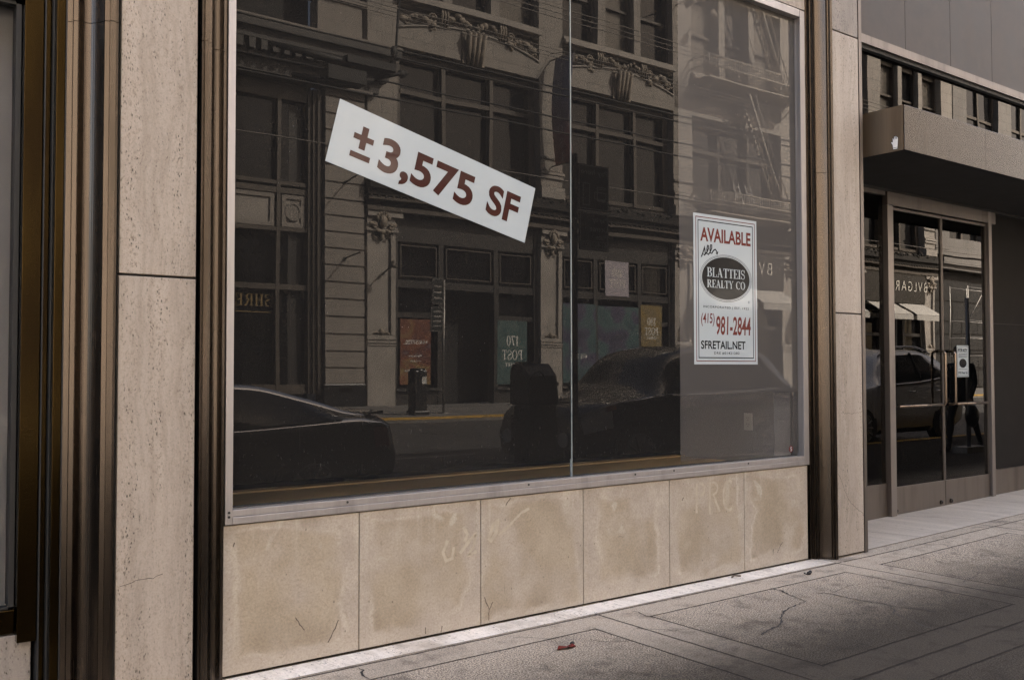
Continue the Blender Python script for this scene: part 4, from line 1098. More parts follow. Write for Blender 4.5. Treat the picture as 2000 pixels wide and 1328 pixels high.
# graphics in the windows
def poster(x0, x1, z0, z1, mat, label, lines, y=FY-.22):
    t_ = thing('window_poster', label, 'poster', ((x0+x1)/2, y, z0), 'posters in the windows across the street')
    MB().box(x0, x1, y, y+.012, z0, z1).build('poster_sheet', mat, t_)
    if lines:
        mb = MB()
        for kind, s_, u, v, w, h in lines:
            org = (x1-u*(x1-x0), y+.0125, z0+v*(z1-z0))
            if kind == 's': serif_mb(mb, s_, org, FX, EZ, w, h, align='C', thick=.002)
            else: text_mb(mb, s_, org, FX, EZ, w, h, .01, .002, align='C')
        mb.build('poster_lettering', 'signtext' if mat != 'p_white' else 'pale_letter', t_)
    return t_
poster(18.50, 19.95, .80, 3.36, 'p_orange', 'orange and red poster with a phone number beside the dark doorway', [('t', '+14157720..', .5, .62, 1.15, .17), ('t', 'Alex Rogers', .5, .42, .62, .11), ('t', '+1 415 000', .5, .35, .5, .07), ('t', 'Madeline Mendoza', .5, .20, 1.0, .11), ('t', '+1 415', .5, .13, .4, .07)])
poster(23.15, 24.72, .76, 3.42, 'p_teal', 'teal poster reading 170 POST between the dark doorway and a pilaster', [('s', '170', .5, .60, .62, .42), ('s', 'POST', .5, .38, 1.05, .40), ('t', 'STREET', .5, .27, .75, .15)])
poster(29.30, 30.75, 4.72, 6.34, 'p_white', 'pale mauve poster reading 180 POST high in the second bay', [('s', '180', .5, .56, .58, .36), ('s', 'POST', .5, .25, .95, .36)])
poster(31.50, 32.95, 2.45, 4.40, 'p_yellow', 'yellow poster reading 180 POST in the second bay', [('s', '180', .5, .52, .58, .36), ('s', 'POST', .5, .28, .95, .36), ('t', 'STREET', .5, .18, .7, .12)])
poster(26.75, 28.75, .80, 4.30, 'p_violet', 'large teal wave graphic filling the window beside the second pilaster', [('t', '415 772', .5, .3, .9, .2)])
poster(28.85, 31.35, .80, 4.25, 'p_violet', 'violet and teal wave graphic under the mauve poster', None, FY-.23)
# wall lamp on the first pilaster, and flag brackets on the corner pier
def pole_bracket(name, x, y, z, L, label, up=.12, head=False):
    t_ = thing(name, label, 'wall lamp' if head else 'bracket', (x, y, z))
    MB().disc((x, y, z), .07, (0, 1, 0), .05, 12).build('wall_plate', 'iron', t_)
    MB().tube([(x, y+.04, z), (x, y+.5*L, z+up*.6), (x, y+L, z+up)], .03, 8).build('arm', 'iron', t_)
    if head: 
        m_ = MB(); m_.disc((x, y+L, z+up+.12), .06, (0, 0, -1), .2, 14, .17); m_.blob((x, y+L, z+up+.12), .08, .08, .07, 10, 6); m_.build('lamp_shade', 'iron', t_)
    else: MB().blob((x, y+L, z+up), .05, .05, .05, 8, 6).build('finial', 'iron', t_)
pole_bracket('wall_lamp', 17.62, FY-.02, 5.0, .8, 'dark gooseneck wall lamp on the first ornate pilaster', .25, True)
# hanging vertical banner
bn = thing('street_banner', 'tall narrow blue and maroon banner reading 180 POST hung on a pier', 'banner', (25.9, FY+.1, 14.75))
mb = MB(); n_ = 16
for i in range(n_+1):
    t = i/n_; z = 14.75-4.6*t
    bow = .18*math.sin(math.pi*t)
    mb.v += [(25.9-bow, FY+.35, z), (25.9-bow, FY+1.55-.18*math.sin(math.pi*t)*(1 if t > .6 else .3), z), (25.92-bow, FY+.35, z), (25.92-bow, FY+1.55-.18*math.sin(math.pi*t)*(1 if t > .6 else .3), z)]
for i in range(n_):
    b0 = 4*i; mb.f += [[b0, b0+1, b0+5, b0+4], [b0+2, b0+6, b0+7, b0+3], [b0, b0+4, b0+6, b0+2], [b0+1, b0+3, b0+7, b0+5]]; mb.sm += [True]*4
mb.build('banner_cloth', 'blue_banner', bn)
mb = MB()
for ch, z in (('1', 14.05), ('8', 13.45), ('0', 12.85), ('P', 11.95), ('O', 11.38), ('S', 10.81), ('T', 10.25)):
    t = (14.75-z)/4.6
    serif_mb(mb, ch, (25.89-.18*math.sin(math.pi*t)-.02, FY+.90, z), (0, -1, 0), EZ, None, .40, align='C', thick=.012)
mb.build('banner_lettering', 'signtext', bn)
mb = MB()
for z in (14.78, 10.12): mb.tube([(25.9, FY+.02, z), (25.9, FY+1.6, z)], .03, 8)
mb.tube([(25.9, FY+.02, 15.1), (25.9, FY+1.55, 14.8)], .015, 6)
mb.build('bracket', 'iron', bn)

# fire escapes on the third bay
x0, x1 = PC[2]+HW-.1, PC[3]-HW+.4
def fire_escape(zf, nbay):
    fe = MB()
    fe.box(x0, x1, FY+.02, FY+1.25, zf-.06, zf)
    for z in (zf+.55, zf+1.0):
        fe.tube([(x0, FY, z), (x0, FY+1.22, z), (x1, FY+1.22, z), (x1, FY, z)], .036, 6)
    n_ = 44
    for i in range(n_+1):
        xx = x0+(x1-x0)*i/n_; fe.tube([(xx, FY+1.22, zf), (xx, FY+1.22, zf+1.0)], .022 if i % 11 else .036, 5)
    for i in range(1, 8):
        yy = FY+1.22*i/8
        for xx in (x0, x1): fe.tube([(xx, yy, zf), (xx, yy, zf+1.0)], .014, 5)
    for i in range(4):
        xx = x0+.5+(x1-x0-1)*i/3; fe.tube([(xx, FY, zf-.9), (xx, FY+1.2, zf-.06)], .03, 6)
    return fe
for zf in (8.98, 15.55, 21.6):
    o = fire_escape(zf, 0).build('fire_escape', 'iron_pale', AB)
    ld = MB()
    if zf < 20:
        zt = zf+6.55
        for yy in (FY+.45, FY+1.0): ld.tube([(41.2, yy, zf), (38.0, yy, zt)], .075, 6)
        for yy in (FY+.4, FY+1.05): 
            ld.tube([(41.2, yy, zf+.95), (38.0, yy, zt+.9)], .03, 6)
            for i in range(5): 
                t = i/4; ld.tube([(41.2-3.2*t, yy, zf+6.55*t), (41.2-3.2*t, yy, zf+6.55*t+.95)], .018, 5)
        for i in range(24):
            t = (i+.5)/24; ld.box(41.2-3.2*t-.09, 41.2-3.2*t+.09, FY+.45, FY+1.0, zf+6.55*t-.015, zf+6.55*t+.015)
        ld.build('escape_stair', 'iron_pale', o)
lad = thing('folded_ladder', 'pale folded ladder leaning on the lower fire escape', 'ladder', (38.0, FY+.6, 8.98))
mb = MB()
for xx in (37.6, 38.0, 38.5, 38.9): mb.tube([(xx, FY+.9, 8.99), (xx+.05, FY+.3, 10.75)], .035, 6)
for i in range(6):
    for xa in (37.6, 38.5): mb.tube([(xa+.01*i, FY+.9-.1*i, 9.2+.27*i), (xa+.4+.01*i, FY+.9-.1*i, 9.2+.27*i)], .025, 6)
mb.build('ladder_frame', 'awning', lad)
# security camera / floodlights up on the pier
for i, (x, z, l_) in enumerate(((33.9, 18.9, 'grey floodlight fixed high on the third pier'), (35.4, 18.6, 'grey floodlight on a bracket beside the upper fire escape'))):
    f = thing('floodlight', l_, 'floodlight', (x, FY, z))
    MB().tube([(x, FY, z+.2), (x, FY+.9, z+.25)], .03, 6).build('arm', 'iron', f)
    MB().disc((x, FY+1.15, z+.12), .18, (-.3, -.7, -.35), .5, 16, .14).build('lamp_head', 'orn', f)

# the jeweller's frontage further along
for k in (2, 3, 4):
    x0, x1 = PC[k]+HW-.05, PC[k+1]-HW-.03
    bp2('shop_fascia', 'dkstone', x0, x1, FY-.3, FY+.08, 5.55, 7.4)
    for j in range(2):
        xa = x0+.25+j*(x1-x0)/2; xb = xa+(x1-x0)/2-.5
        aw_ = thing('shop_awning', 'white canvas awning over a shop window across the street', 'awning', ((xa+xb)/2, FY, 4.5), 'white awnings across the street')
        m_ = MB(); m_.add([(xa, FY+.1, 5.5), (xb, FY+.1, 5.5), (xb, FY+1.35, 4.72), (xa, FY+1.35, 4.72), (xa, FY+.1, 5.46), (xb, FY+.1, 5.46), (xb, FY+1.35, 4.68), (xa, FY+1.35, 4.68)], [(0, 1, 2, 3), (7, 6, 5, 4), (0, 3, 7, 4), (1, 5, 6, 2)])
        m_.build('awning_canvas', 'awning', aw_)
        v_ = MB(); v_.box(xa, xb, FY+1.345, FY+1.365, 4.38, 4.70); v_.build('valance', 'awning', aw_)
        for xx in (xa+.05, xb-.05): MB().tube([(xx, FY+.05, 4.6), (xx, FY+1.33, 4.68)], .02, 6).build('awning_arm', 'iron', aw_)
    if k in (2, 4):
        t_ = thing('shop_sign', 'pale letters BVLGARI on the black fascia %s' % ('of the last arched bay before the grey building' if k == 4 else 'beneath the fire escapes'), 'sign', ((x0+x1)/2+.7, FY+.08, 6.3))
        m_ = MB(); xr = 58.75 if k == 4 else x1-1.0
        text_mb(m_, 'BVLGARI', (xr, FY+.085, 6.32), FX, EZ, 4.1, .62, -.012, .03, space=1.35); m_.build('sign_lettering', 'pale_letter', t_)

# corner building with the jeweller's window
CB = thing('corner_building', 'brown rusticated stone building with a heavy cornice and tall dark windows', 'building', (8, FY, 0))
cb = lambda name, mat, *a, parent=CB, bevel=0.: box(name, mat, parent, *a, bevel=bevel)
pier = MB(); z = .85; k = 0
while z < 11.6:
    pier.box(15.22, 16.82, FY-.6, FY+.06, z+.035, min(z+.62, 11.7)-.035); z += .62
pier.box(15.24, 16.80, FY-.6, FY, .85, 11.8)
pier.build('rusticated_pier', 'rust', CB)
cb('pier_base', 'dkstone', 15.15, 16.86, FY-.6, FY+.10, 0, .85, bevel=.02)
t_ = tag(MB().box(15.75, 16.3, FY+.101, FY+.115, .55, .70).build('brass_plaque', 'brass'), 'small brass plaque on the black granite base of the brown pier', 'plaque')
up = MB(); z = 13.6
while z < 22:
    up.box(14.9, 16.7, FY-.6, FY+.05, z, z+1.35); up.box(14.75, 16.85, FY-.6, FY+.16, z+1.42, z+1.60); z += 1.9
up.box(14.95, 16.65, FY-.6, FY-.02, 13.5, 22); up.box(5.5, 7, FY-.6, FY, 13.5, 22); up.box(5.5, 16.6, FY-.6, FY-.05, 19.5, 22)
up.build('upper_pier', 'rust', CB)
co = MB()
co.box(3, 17.9, FY-.6, FY+1.0, 13.05, 13.35); co.box(3, 17.75, FY-.6, FY+.8, 12.7, 13.05); co.box(3, 17.6, FY-.6, FY+.5, 12.2, 12.7); co.box(3, 17.3, FY-.6, FY+.28, 11.75, 12.2)
for i in range(34): co.box(3.2+i*.42, 3.42+i*.42, FY+.4, FY+.78, 12.35, 12.7)
co.build('cornice', 'wframe_dk', CB)
cb('cornice_edge', 'rust', 3, 17.92, FY-.5, FY+1.02, 13.351, 13.42)
cb('cornice_edge', 'rust', 15.2, 17.0, FY-.5, FY+.35, 11.68, 11.749)
wf = MB()
for xx, d in ((14.72, .30), (14.86, .20), (15.0, .10)): wf.box(xx, xx+.14, FY-.6, FY-d, .5, 11.6)
for xx in (13.62, 9.4, 7.2): wf.box(xx-.07, xx+.07, FY-.62, FY-.38, .5, 11.3)
for zz, h in ((8.05, .14), (7.75, .2), (6.35, .14), (4.22, .2), (.5, .35), (11.1, .5)): wf.box(6, 14.72, FY-.62, FY-.40, zz, zz+h)
jw = wf.build('display_window', 'wframe', CB)
MB().box(6, 14.72, FY-.72, FY-.66, .3, 11.6).build('pane', 'wglass', jw)
MB().box(14.1, 14.6, FY-.655, FY-.645, .5, 11.0).build('curtain', 'wframe_dk', jw)
sp = MB()
for (a, b) in ((6.2, 9.3), (9.5, 13.5), (13.75, 14.68)): sp.box(a, b, FY-.6, FY-.50, 6.5, 7.75)
sp.build('spandrel_panel', 'beige_plain', jw)
sp = MB()
for (a, b) in ((6.2, 9.3), (9.5, 13.5), (13.75, 14.68)): frame_mb(sp, (b, FY-.50, 6.5), FX, EZ, b-a, 1.25, .02, .16, .06)
ring_mb(sp, (14.21, FY-.50, 7.12), FX, EZ, .33, .36, .10, .08, 32); sp.disc((14.21, FY-.5, 7.12), .34, (0, 1, 0), .05, 28, .31)
sp.build('panel_moulding', 'rust', jw)
sg_ = thing('jeweller_sign', 'dull gilt letters SHREVE on the dark corner window', 'sign', (12.7, FY-.6, 3.7))
m_ = MB(); serif_mb(m_, 'SHREVE', (13.50, FY-.60, 3.62), FX, EZ, 2.1, .42, .12, thick=.03); m_.build('sign_lettering', 'gold', sg_)
m_ = MB(); m_.box(10.5, 13.5, FY-.60, FY-.58, 3.40, 3.43); m_.build('underline', 'gold', sg_)
cb('window_backing', 'dark', 3, 15, FY-1.2, FY-1.0, 0, 22)
cb('window_backing', 'dark', 3, 15, FY-.95, FY-.7, 11.6, 13)
for zz in (14.2, 16.5):
    ch = MB(); ch.tube([(11.3, FY-.2, zz+k*.12) for k in range(18)], .03, 6); 
    for k in range(18): ch.blob((11.3, FY-.2, zz+k*.12), .07, .05, .04, 6, 4)
    ch.build('bead_strip', 'rust', CB)
pole_bracket('flag_bracket', 16.07, FY+.06, 8.34, 1.15, 'upper slender bracket on the brown rusticated pier')
pole_bracket('flag_bracket', 16.02, FY+.06, 5.45, 1.15, 'lower slender bracket on the brown rusticated pier')
# far grey building beyond the arcade
GB = thing('grey_building', 'grey stone building with a ledge and scaffolding beyond the arcade', 'building', (80, FY, 0))
w_ = MB(); w_.box(60.2, 120, FY-1.2, FY-.5, 0, 40)
for i in range(9):
    xx = 61+6.2*i
    w_.box(xx-.9, xx+.9, FY-.5, FY, 9.4, 34)
for zz in (9.0, 14.5, 21, 27.5): w_.box(60.2, 118, FY-.5, FY-.03, zz, zz+1.2)
w_.build('wall', 'grey_bld', GB)
w_ = MB(); w_.box(60.2, 118, FY-.5, FY+.5, 8.3, 8.75); w_.box(60.2, 118, FY-.5, FY+.3, 8.0, 8.3); w_.box(60.2, 118, FY-.5, FY+.55, 21.3, 21.7); w_.build('ledge', 'grey_bld', GB)
for i in range(8):
    xa = 61+6.2*i+.9; xb = xa+4.4
    for zb, zt in ((10.2, 14.5), (15.7, 21.0), (22.2, 27.5)):
        f_ = MB(); f_.box(xa, xa+.2, FY-.5, FY-.3, zb, zt); f_.box(xb-.2, xb, FY-.5, FY-.3, zb, zt); f_.box((xa+xb)/2-.12, (xa+xb)/2+.12, FY-.5, FY-.3, zb, zt); f_.box(xa+.2, xb-.2, FY-.5, FY-.34, (zb+zt)/2-.1, (zb+zt)/2+.1)
        o = f_.build('window', 'wframe', GB); MB().box(xa, xb, FY-.495, FY-.46, zb, zt).build('pane', 'wglass', o)
bp3 = box('shop_recess', 'dark', GB, 60.3, 118, FY-.49, FY-.3, 0, 7.9)
scf = thing('scaffold', 'tube scaffold standing before the grey building', 'scaffold', (66, FY+1, 0))
m_ = MB()
for i in range(9):
    for yy in (FY+.4, FY+1.6): m_.tube([(61+2.2*i, yy, 0), (61+2.2*i, yy, 6.8)], .04, 6)
for zz in (2.2, 3.4, 4.5, 6.7):
    for yy in (FY+.4, FY+1.6): m_.tube([(61, yy, zz), (78.6, yy, zz)], .035, 6)
for i in range(8): m_.tube([(61+2.2*i, FY+1.62, 2.2 if i % 2 else 4.5), (63.2+2.2*i, FY+1.62, 4.5 if i % 2 else 6.7)], .03, 6)
m_.build('scaffold_frame', 'galv', scf)
# low building filling the near end of the street
NB = thing('plain_building', 'plain tan building on the near side of the corner building', 'building', (-20, FY, 0))
w_ = MB(); w_.box(-60, 2.9, FY-1, FY, 0, 24); w_.build('wall', 'beige', NB)
for i in range(9):
    for zb in (1.0, 6.5, 11.5, 16.5):
        f_ = MB(); xa = -56+6.5*i; frame_mb(f_, (xa+3.5, FY+.005, zb), FX, EZ, 3.5, 3.6, 0, .2, .03); o = f_.build('window', 'wframe', NB); MB().box(xa+.1, xa+3.4, FY, FY+.02, zb, zb+3.6).build('pane', 'wglass', o)

# ------------------------------------------------------------------ street furniture
pk = thing('litter_kiosk', 'black rounded litter kiosk with a pale label standing at the far kerb', 'kiosk', (15.3, -20.6, 0))
m_ = MB()
m_.box(15.03, 15.57, -20.9, -20.35, .0, .12); m_.box(15.08, 15.52, -20.86, -20.40, .12, 1.36); m_.disc((15.3, -20.63, 1.36), .27, (0, 0, 1), .08, 20, .22)
m_.build('kiosk_body', 'kiosk', pk, .02)
MB().box(15.33, 15.49, -20.40, -20.392, .95, 1.18).build('kiosk_label', 'signtext', pk)
sp_ = thing('parking_sign_post', 'slim grey post with two dark parking plates at the far kerb', 'sign post', (16.5, -21.0, 0))
MB().tube([(16.5, -21.0, 0), (16.5, -21.0, 4.25)], .04, 10).build('post', 'galv', sp_)
MB().disc((16.5, -21.0, 0), .22, (0, 0, 1), .04, 16, .1).build('post_base', 'galv', sp_)
m_ = MB(); m_.box(16.0, 16.45, -20.95, -20.93, 3.45, 4.3); m_.box(15.95, 16.45, -20.95, -20.93, 2.6, 3.38); m_.build('sign_plate', 'signgreen', sp_)
m_ = MB(); frame_mb(m_, (16.45, -20.93, 3.45), FX, EZ, .45, .85, .02, .012, .004); frame_mb(m_, (16.45, -20.93, 2.6), FX, EZ, .5, .78, .02, .012, .004)
for z_ in (2.75, 2.9, 3.05, 3.2, 3.62, 3.8, 4.0): m_.box(16.06, 16.36, -20.929, -20.926, z_, z_+.05)
m_.build('sign_marking', 'galv', sp_)

ky_ = -3.85
pm_ = thing('pay_kiosk', 'black parking pay kiosk with a sloped head at the near kerb', 'pay station', (6.55, ky_, 0))
m_ = MB()
m_.box(6.36, 6.74, ky_-.17, ky_+.13, 0, 1.02)
m_.prism([(-.20, 1.02), (.17, 1.02), (.13, 1.34), (.0, 1.47), (-.16, 1.47), (-.2, 1.38)], .42, lambda a, b, c: (6.33+c, ky_+a, b))
m_.build('kiosk_body', 'kiosk', pm_, .02)
m_ = MB(); m_.box(6.42, 6.68, ky_+.131, ky_+.14, .55, .95); m_.disc((6.36, ky_+.16, 1.15), .06, (0, 1, 0), .03, 16); m_.tube([(6.34+.22*i/8, ky_+.16, 1.30+.09*math.sin(math.pi*i/8)) for i in range(9)], .008, 6)
m_.build('kiosk_panel', 'wframe', pm_)
m_ = MB(); m_.box(6.33, 6.50, ky_-.1, ky_+.03, 1.472, 1.49); m_.build('solar_cap', 'kiosk', pm_)
psn = thing('pay_sign_post', 'dark post with two plates reading Pay here and Pay by License Plate', 'sign', (7.12, -3.85, 0))
MB().box(7.09, 7.15, -3.88, -3.82, 0, 3.9).build('post', 'wframe_dk', psn)
m_ = MB(); m_.box(7.18, 7.66, -3.86, -3.84, 3.27, 3.80); m_.box(7.20, 7.66, -3.86, -3.84, 2.80, 3.25); m_.build('sign_plate', 'signgreen', psn, .004)
m_ = MB(); yq = -3.8395
frame_mb(m_, (7.66, yq, 3.27), FX, EZ, .48, .53, .008, .012, .001); frame_mb(m_, (7.66, yq, 2.80), FX, EZ, .46, .45, .008, .012, .001)
text_mb(m_, 'Pay here', (7.64, yq, 3.66), FX, EZ, .42, .085, .01)
m_.box(7.47, 7.61, yq, yq+.002, 3.38, 3.40); m_.box(7.47, 7.61, yq, yq+.002, 3.54, 3.55); m_.box(7.47, 7.485, yq, yq+.002, 3.40, 3.54); frame_mb(m_, (7.62, yq, 3.40), FX, EZ, .19, .09, 0, .012, .001); m_.box(7.45, 7.61, yq, yq+.002, 3.52, 3.528)
frame_mb(m_, (7.36, yq, 3.32), FX, EZ, .11, .26, 0, .012, .001)
text_mb(m_, 'Pay by', (7.64, yq, 3.12), FX, EZ, .24, .075, .01)
text_mb(m_, 'License', (7.64, yq, 3.025), FX, EZ, .28, .065, .01)
text_mb(m_, 'Plate', (7.64, yq, 2.93), FX, EZ, .18, .065, .01)
frame_mb(m_, (7.645, yq, 2.825), FX, EZ, .42, .085, 0, .008, .001)
text_mb(m_, '61401003', (7.63, yq, 2.838), FX, EZ, .39, .06, .015)
m_.build('sign_lettering', 'signtext', psn)
mp = thing('meter_post', 'slim pale grey square post at the near kerb beside the pay kiosk', 'post', (6.95, -4.05, 0))
m_ = MB(); m_.box(6.90, 6.98, -4.09, -4.01, 0, 1.22); m_.build('post', 'galv', mp)
m_ = MB(); m_.box(6.88, 7.0, -4.11, -3.99, 1.221, 1.26); m_.build('post_cap', 'galv', mp)
wp = thing('white_post', 'slim white sign post on a pale base by the walking person', 'post', (15.75, -2.38, 0))
MB().tube([(15.75, -2.38, .1), (15.75, -2.38, 2.6)], .035, 10).build('post', 'galv', wp)
MB().box(15.45, 16.05, -2.5, -2.26, .0, .10).build('post_base', 'galv', wp)

# overhead wires
def wire(y, z, mat, r, x0=-25, x1=75, sag=.0, g='overhead wires along the street', label='thin overhead wire running along the street', dz=0.):
    p = [(x0+(x1-x0)*i/20, y, z+dz*(i/20-.3)-sag*math.sin(math.pi*i/20)) for i in range(21)]
    o = tag(MB().tube(p, r, 6).build('overhead_wire', mat), label, 'wire', g)
    return o
wire(-9.9, 5.15, 'wire_l', .012)
for i in range(6): wire(-13.9-.5*i, 10.62-.14*i+.25*(i % 3), 'wire_l', .011)
for y, z in ((-13.9, 7.8), (-13.9, 8.4), (-14.6, 8.85), (-13.2, 7.2)): wire(y, z, 'wire', .022, label='dark trolley wire hung over the street', g='dark trolley wires over the street')
tg = thing('wire_switch', 'black trolley wire switch with clamps hanging over the street', 'wire switch', (10.2, -13.9, 7.9))
m_ = MB(); m_.tube([(7.6, -13.9, 8.1), (8.9, -13.9, 8.05), (10.1, -13.9, 8.0)], [.05, .10, .12], 8); m_.tube([(8.2, -14.1, 7.6), (9.2, -14.0, 7.55), (10.0, -13.9, 7.75)], [.06, .12, .08], 8)
m_.box(9.3, 10.5, -14.1, -13.7, 8.0, 8.16); m_.box(8.9, 9.8, -14.2, -13.8, 7.6, 7.9)
m_.tube([(9.9, -13.9, 7.75), (10.6, -13.9, 8.02), (10.9, -13.9, 8.1)], .05, 8)
m_.build('switch_body', 'wire', tg)
m_ = MB(); m_.tube([(10.4, -13.9, 8.1), (10.6, -13.9, 8.6), (11.6, -15.5, 10.2), (14.5, -20, 15)], .03, 6); m_.blob((10.55, -13.9, 8.5), .10, .06, .16, 8, 6); m_.blob((10.75, -13.9, 8.05), .12, .06, .10, 8, 6)
m_.build('hanger', 'wire', tg)

# ------------------------------------------------------------------ cars (front towards -x)
def cr_interp(xs, ys, x):
    n = len(xs)
    if x <= xs[0]: return ys[0]
    if x >= xs[-1]: return ys[-1]
    for i in range(n-1):
        if xs[i] <= x <= xs[i+1]: break
    h = xs[i+1]-xs[i]; t = (x-xs[i])/h
    def sl(j):
        if j <= 0 or j >= n-1: 
            a, b = (0, 1) if j <= 0 else (n-2, n-1)
            return (ys[b]-ys[a])/(xs[b]-xs[a])
        s0 = (ys[j]-ys[j-1])/(xs[j]-xs[j-1]); s1 = (ys[j+1]-ys[j])/(xs[j+1]-xs[j])
        return 0 if s0*s1 <= 0 else 2*s0*s1/(s0+s1)
    m0, m1 = sl(i)*h, sl(i+1)*h
    return ys[i]*(2*t**3-3*t*t+1)+m0*(t**3-2*t*t+t)+ys[i+1]*(-2*t**3+3*t*t)+m1*(t**3-t*t)
class Car:
    """st rows: x, bottom z, sill half width, belt z, belt half width, top z, top half width"""
    def __init__(s, name, label, cat, x, y, z, st, paint, wheels, wr, group=None):
        s.st = st; s.xs = [r[0] for r in st]; s.o = (x, y, z)
        s.root = thing(name, label, cat, (x, y, z), group); s.paint = paint
        mb = MB(); nu = 64; us = [s.xs[0]+(s.xs[-1]-s.xs[0])*i/nu for i in range(nu+1)]
        prof = [s.section(u) for u in us]; m = len(prof[0])
        vs = [p for pr in prof for p in pr]
        fs = [[i*m+k, i*m+k+1, (i+1)*m+k+1, (i+1)*m+k] for i in range(nu) for k in range(m-1)]
        mb.add(vs, fs, True)
        for pr in (prof[0], prof[-1]): mb.add(pr, [list(range(m))], False)
        # floor
        mb.add([prof[i][0] for i in range(nu+1)]+[prof[i][-1] for i in range(nu+1)], [[i, i+1, nu+2+i, nu+1+i] for i in range(nu)])
        s.body = mb.build('body', paint, s.root)
        for wx in wheels:
            for sd in (-1, 1):
                hw = cr_interp(s.xs, [r[2] for r in st], wx)
                yy = s.o[1]+sd*(hw+.012); c = (s.o[0]+wx, yy, s.o[2]+wr)
                ax = (0, -sd, 0)
                ar = MB().disc((c[0], yy+sd*.002, c[2]+.03), wr+.055, ax, .03, 32).build('wheel_arch', 'tyre', s.root)
                w = MB(); w.disc((c[0], yy+sd*.014, c[2]), wr, ax, .22, 32); wh = w.build('wheel', 'tyre', s.root)
                rm = MB(); rm.disc((c[0], yy+sd*.016, c[2]), wr*.70, (0, sd, 0), .004, 28)
                for k in range(10):
                    a = 2*math.pi*k/10; rm.tube([(c[0]+.05*math.cos(a), yy+sd*.03, c[2]+.05*math.sin(a)), (c[0]+wr*.66*math.cos(a), yy+sd*.026, c[2]+wr*.66*math.sin(a))], .018, 5)
                rm.tube([(c[0]+wr*.69*math.cos(R(15*k)), yy+sd*.024, c[2]+wr*.69*math.sin(R(15*k))) for k in range(25)], .014, 6)
                rm.build('rim', 'rim', wh)
    def section(s, u):
        zb, ws, zl, wl, zt, wt = (cr_interp(s.xs, [r[j] for r in s.st], u) for j in range(1, 7))
        zm = zb+(zl-zb)*.5; wm = max(ws, wl)*1.015
        half = [(ws*.90, zb), (ws*.985, zb+(zl-zb)*.10), (wm, zb+(zl-zb)*.38), (wm*1.002, zm+(zl-zb)*.12), (wl*1.012, zl-(zl-zb)*.10), (wl, zl-.012)]
        cab = zt-zl
        nn = 6
        for i in range(1, nn+1):
            t = i/nn; half.append((wl+(wt-wl)*(t**1.15), zl+(cab-min(.05, cab*.5))*t))
        half += [(wt*.90, zt-min(.02, cab*.2)), (wt*.6, zt-.002+.0), (0, zt+min(.012, cab*.1))]
        pts = [(s.o[0]+u, s.o[1]+w, s.o[2]+z) for w, z in half]
        return pts + [(p[0], 2*s.o[1]-p[1], p[2]) for p in half_rev(pts)]
    def cabin(s, u, t, sd, push=.006):
        zb, ws, zl, wl, zt, wt = (cr_interp(s.xs, [r[j] for r in s.st], u) for j in range(1, 7)); cab = zt-zl
        return (s.o[0]+u, s.o[1]+sd*(wl+(wt-wl)*(t**1.15)+push), s.o[2]+zl+(cab-min(.05, cab*.5))*t)
    def side_glass(s, name, poly_u, t0f, t1f, mat='carglass', n=22):
        u0, u1 = poly_u
        for sd in (-1, 1):
            mb = MB(); vs = []
            for i in range(n+1):
                u = u0+(u1-u0)*i/n
                for k in range(5):
                    t = t0f(i/n)+(t1f(i/n)-t0f(i/n))*k/4
                    vs.append(s.cabin(u, t, sd))
            mb.add(vs, [[i*5+k, i*5+k+1, (i+1)*5+k+1, (i+1)*5+k] for i in range(n) for k in range(4)], True)
            mb.build(name, mat, s.root)
    def patch(s, name, u0, u1, k0, k1, mat, push=.006, side=None, parent=None, n=10):
        """strip of the body skin between profile points k0..k1"""
        for sd in ((-1, 1) if side is None else (side,)):
            mb = MB(); vs = []
            for i in range(n+1):
                pr = s.section(u0+(u1-u0)*i/n)
                for k in range(k0, k1+1):
                    p = pr[k]; dy = p[1]-s.o[1]
                    vs.append((p[0], s.o[1]+sd*(dy+push), p[2]))
            q = k1-k0+1
            mb.add(vs, [[i*q+k, i*q+k+1, (i+1)*q+k+1, (i+1)*q+k] for i in range(n) for k in range(q-1)], True)
            mb.build(name, mat, parent or s.root)
    def strip(s, name, u0, u1, lo, hi, mat, n=30):
        for sd in (-1, 1):
            mb = MB(); vs = []
            for i in range(n+1):
                u = u0+(u1-u0)*i/n; t = i/n; k = min(1., 6*min(t, 1-t)+.08)
                (wa, za), (wb, zb) = lo(u), hi(u); wm, zm = (wa+wb)/2, (za+zb)/2
                for f in (-1, -.33, .33, 1):
                    bul = .010*(1-f*f)*k
                    vs.append((s.o[0]+u, s.o[1]+sd*(wm+(wb-wa)/2*f*k+bul), s.o[2]+zm+(zb-za)/2*f*k+bul))
            mb.add(vs, [[i*4+j, i*4+j+1, (i+1)*4+j+1, (i+1)*4+j] for i in range(n) for j in range(3)], True)
            mb.build(name, mat, s.root)
    def line(s, name, u0, u1, f, mat, r=.008, n=30, sides=(-1, 1)):
        for sd in sides:
            mb = MB(); p = []
            for i in range(n+1):
                u = u0+(u1-u0)*i/n; x, w, z = f(u); p.append((s.o[0]+x, s.o[1]+sd*w, s.o[2]+z))
            mb.tube(p, r, 6); mb.build(name, mat, s.root)
def half_rev(p): return p[:-1][::-1]

RZ = -.15
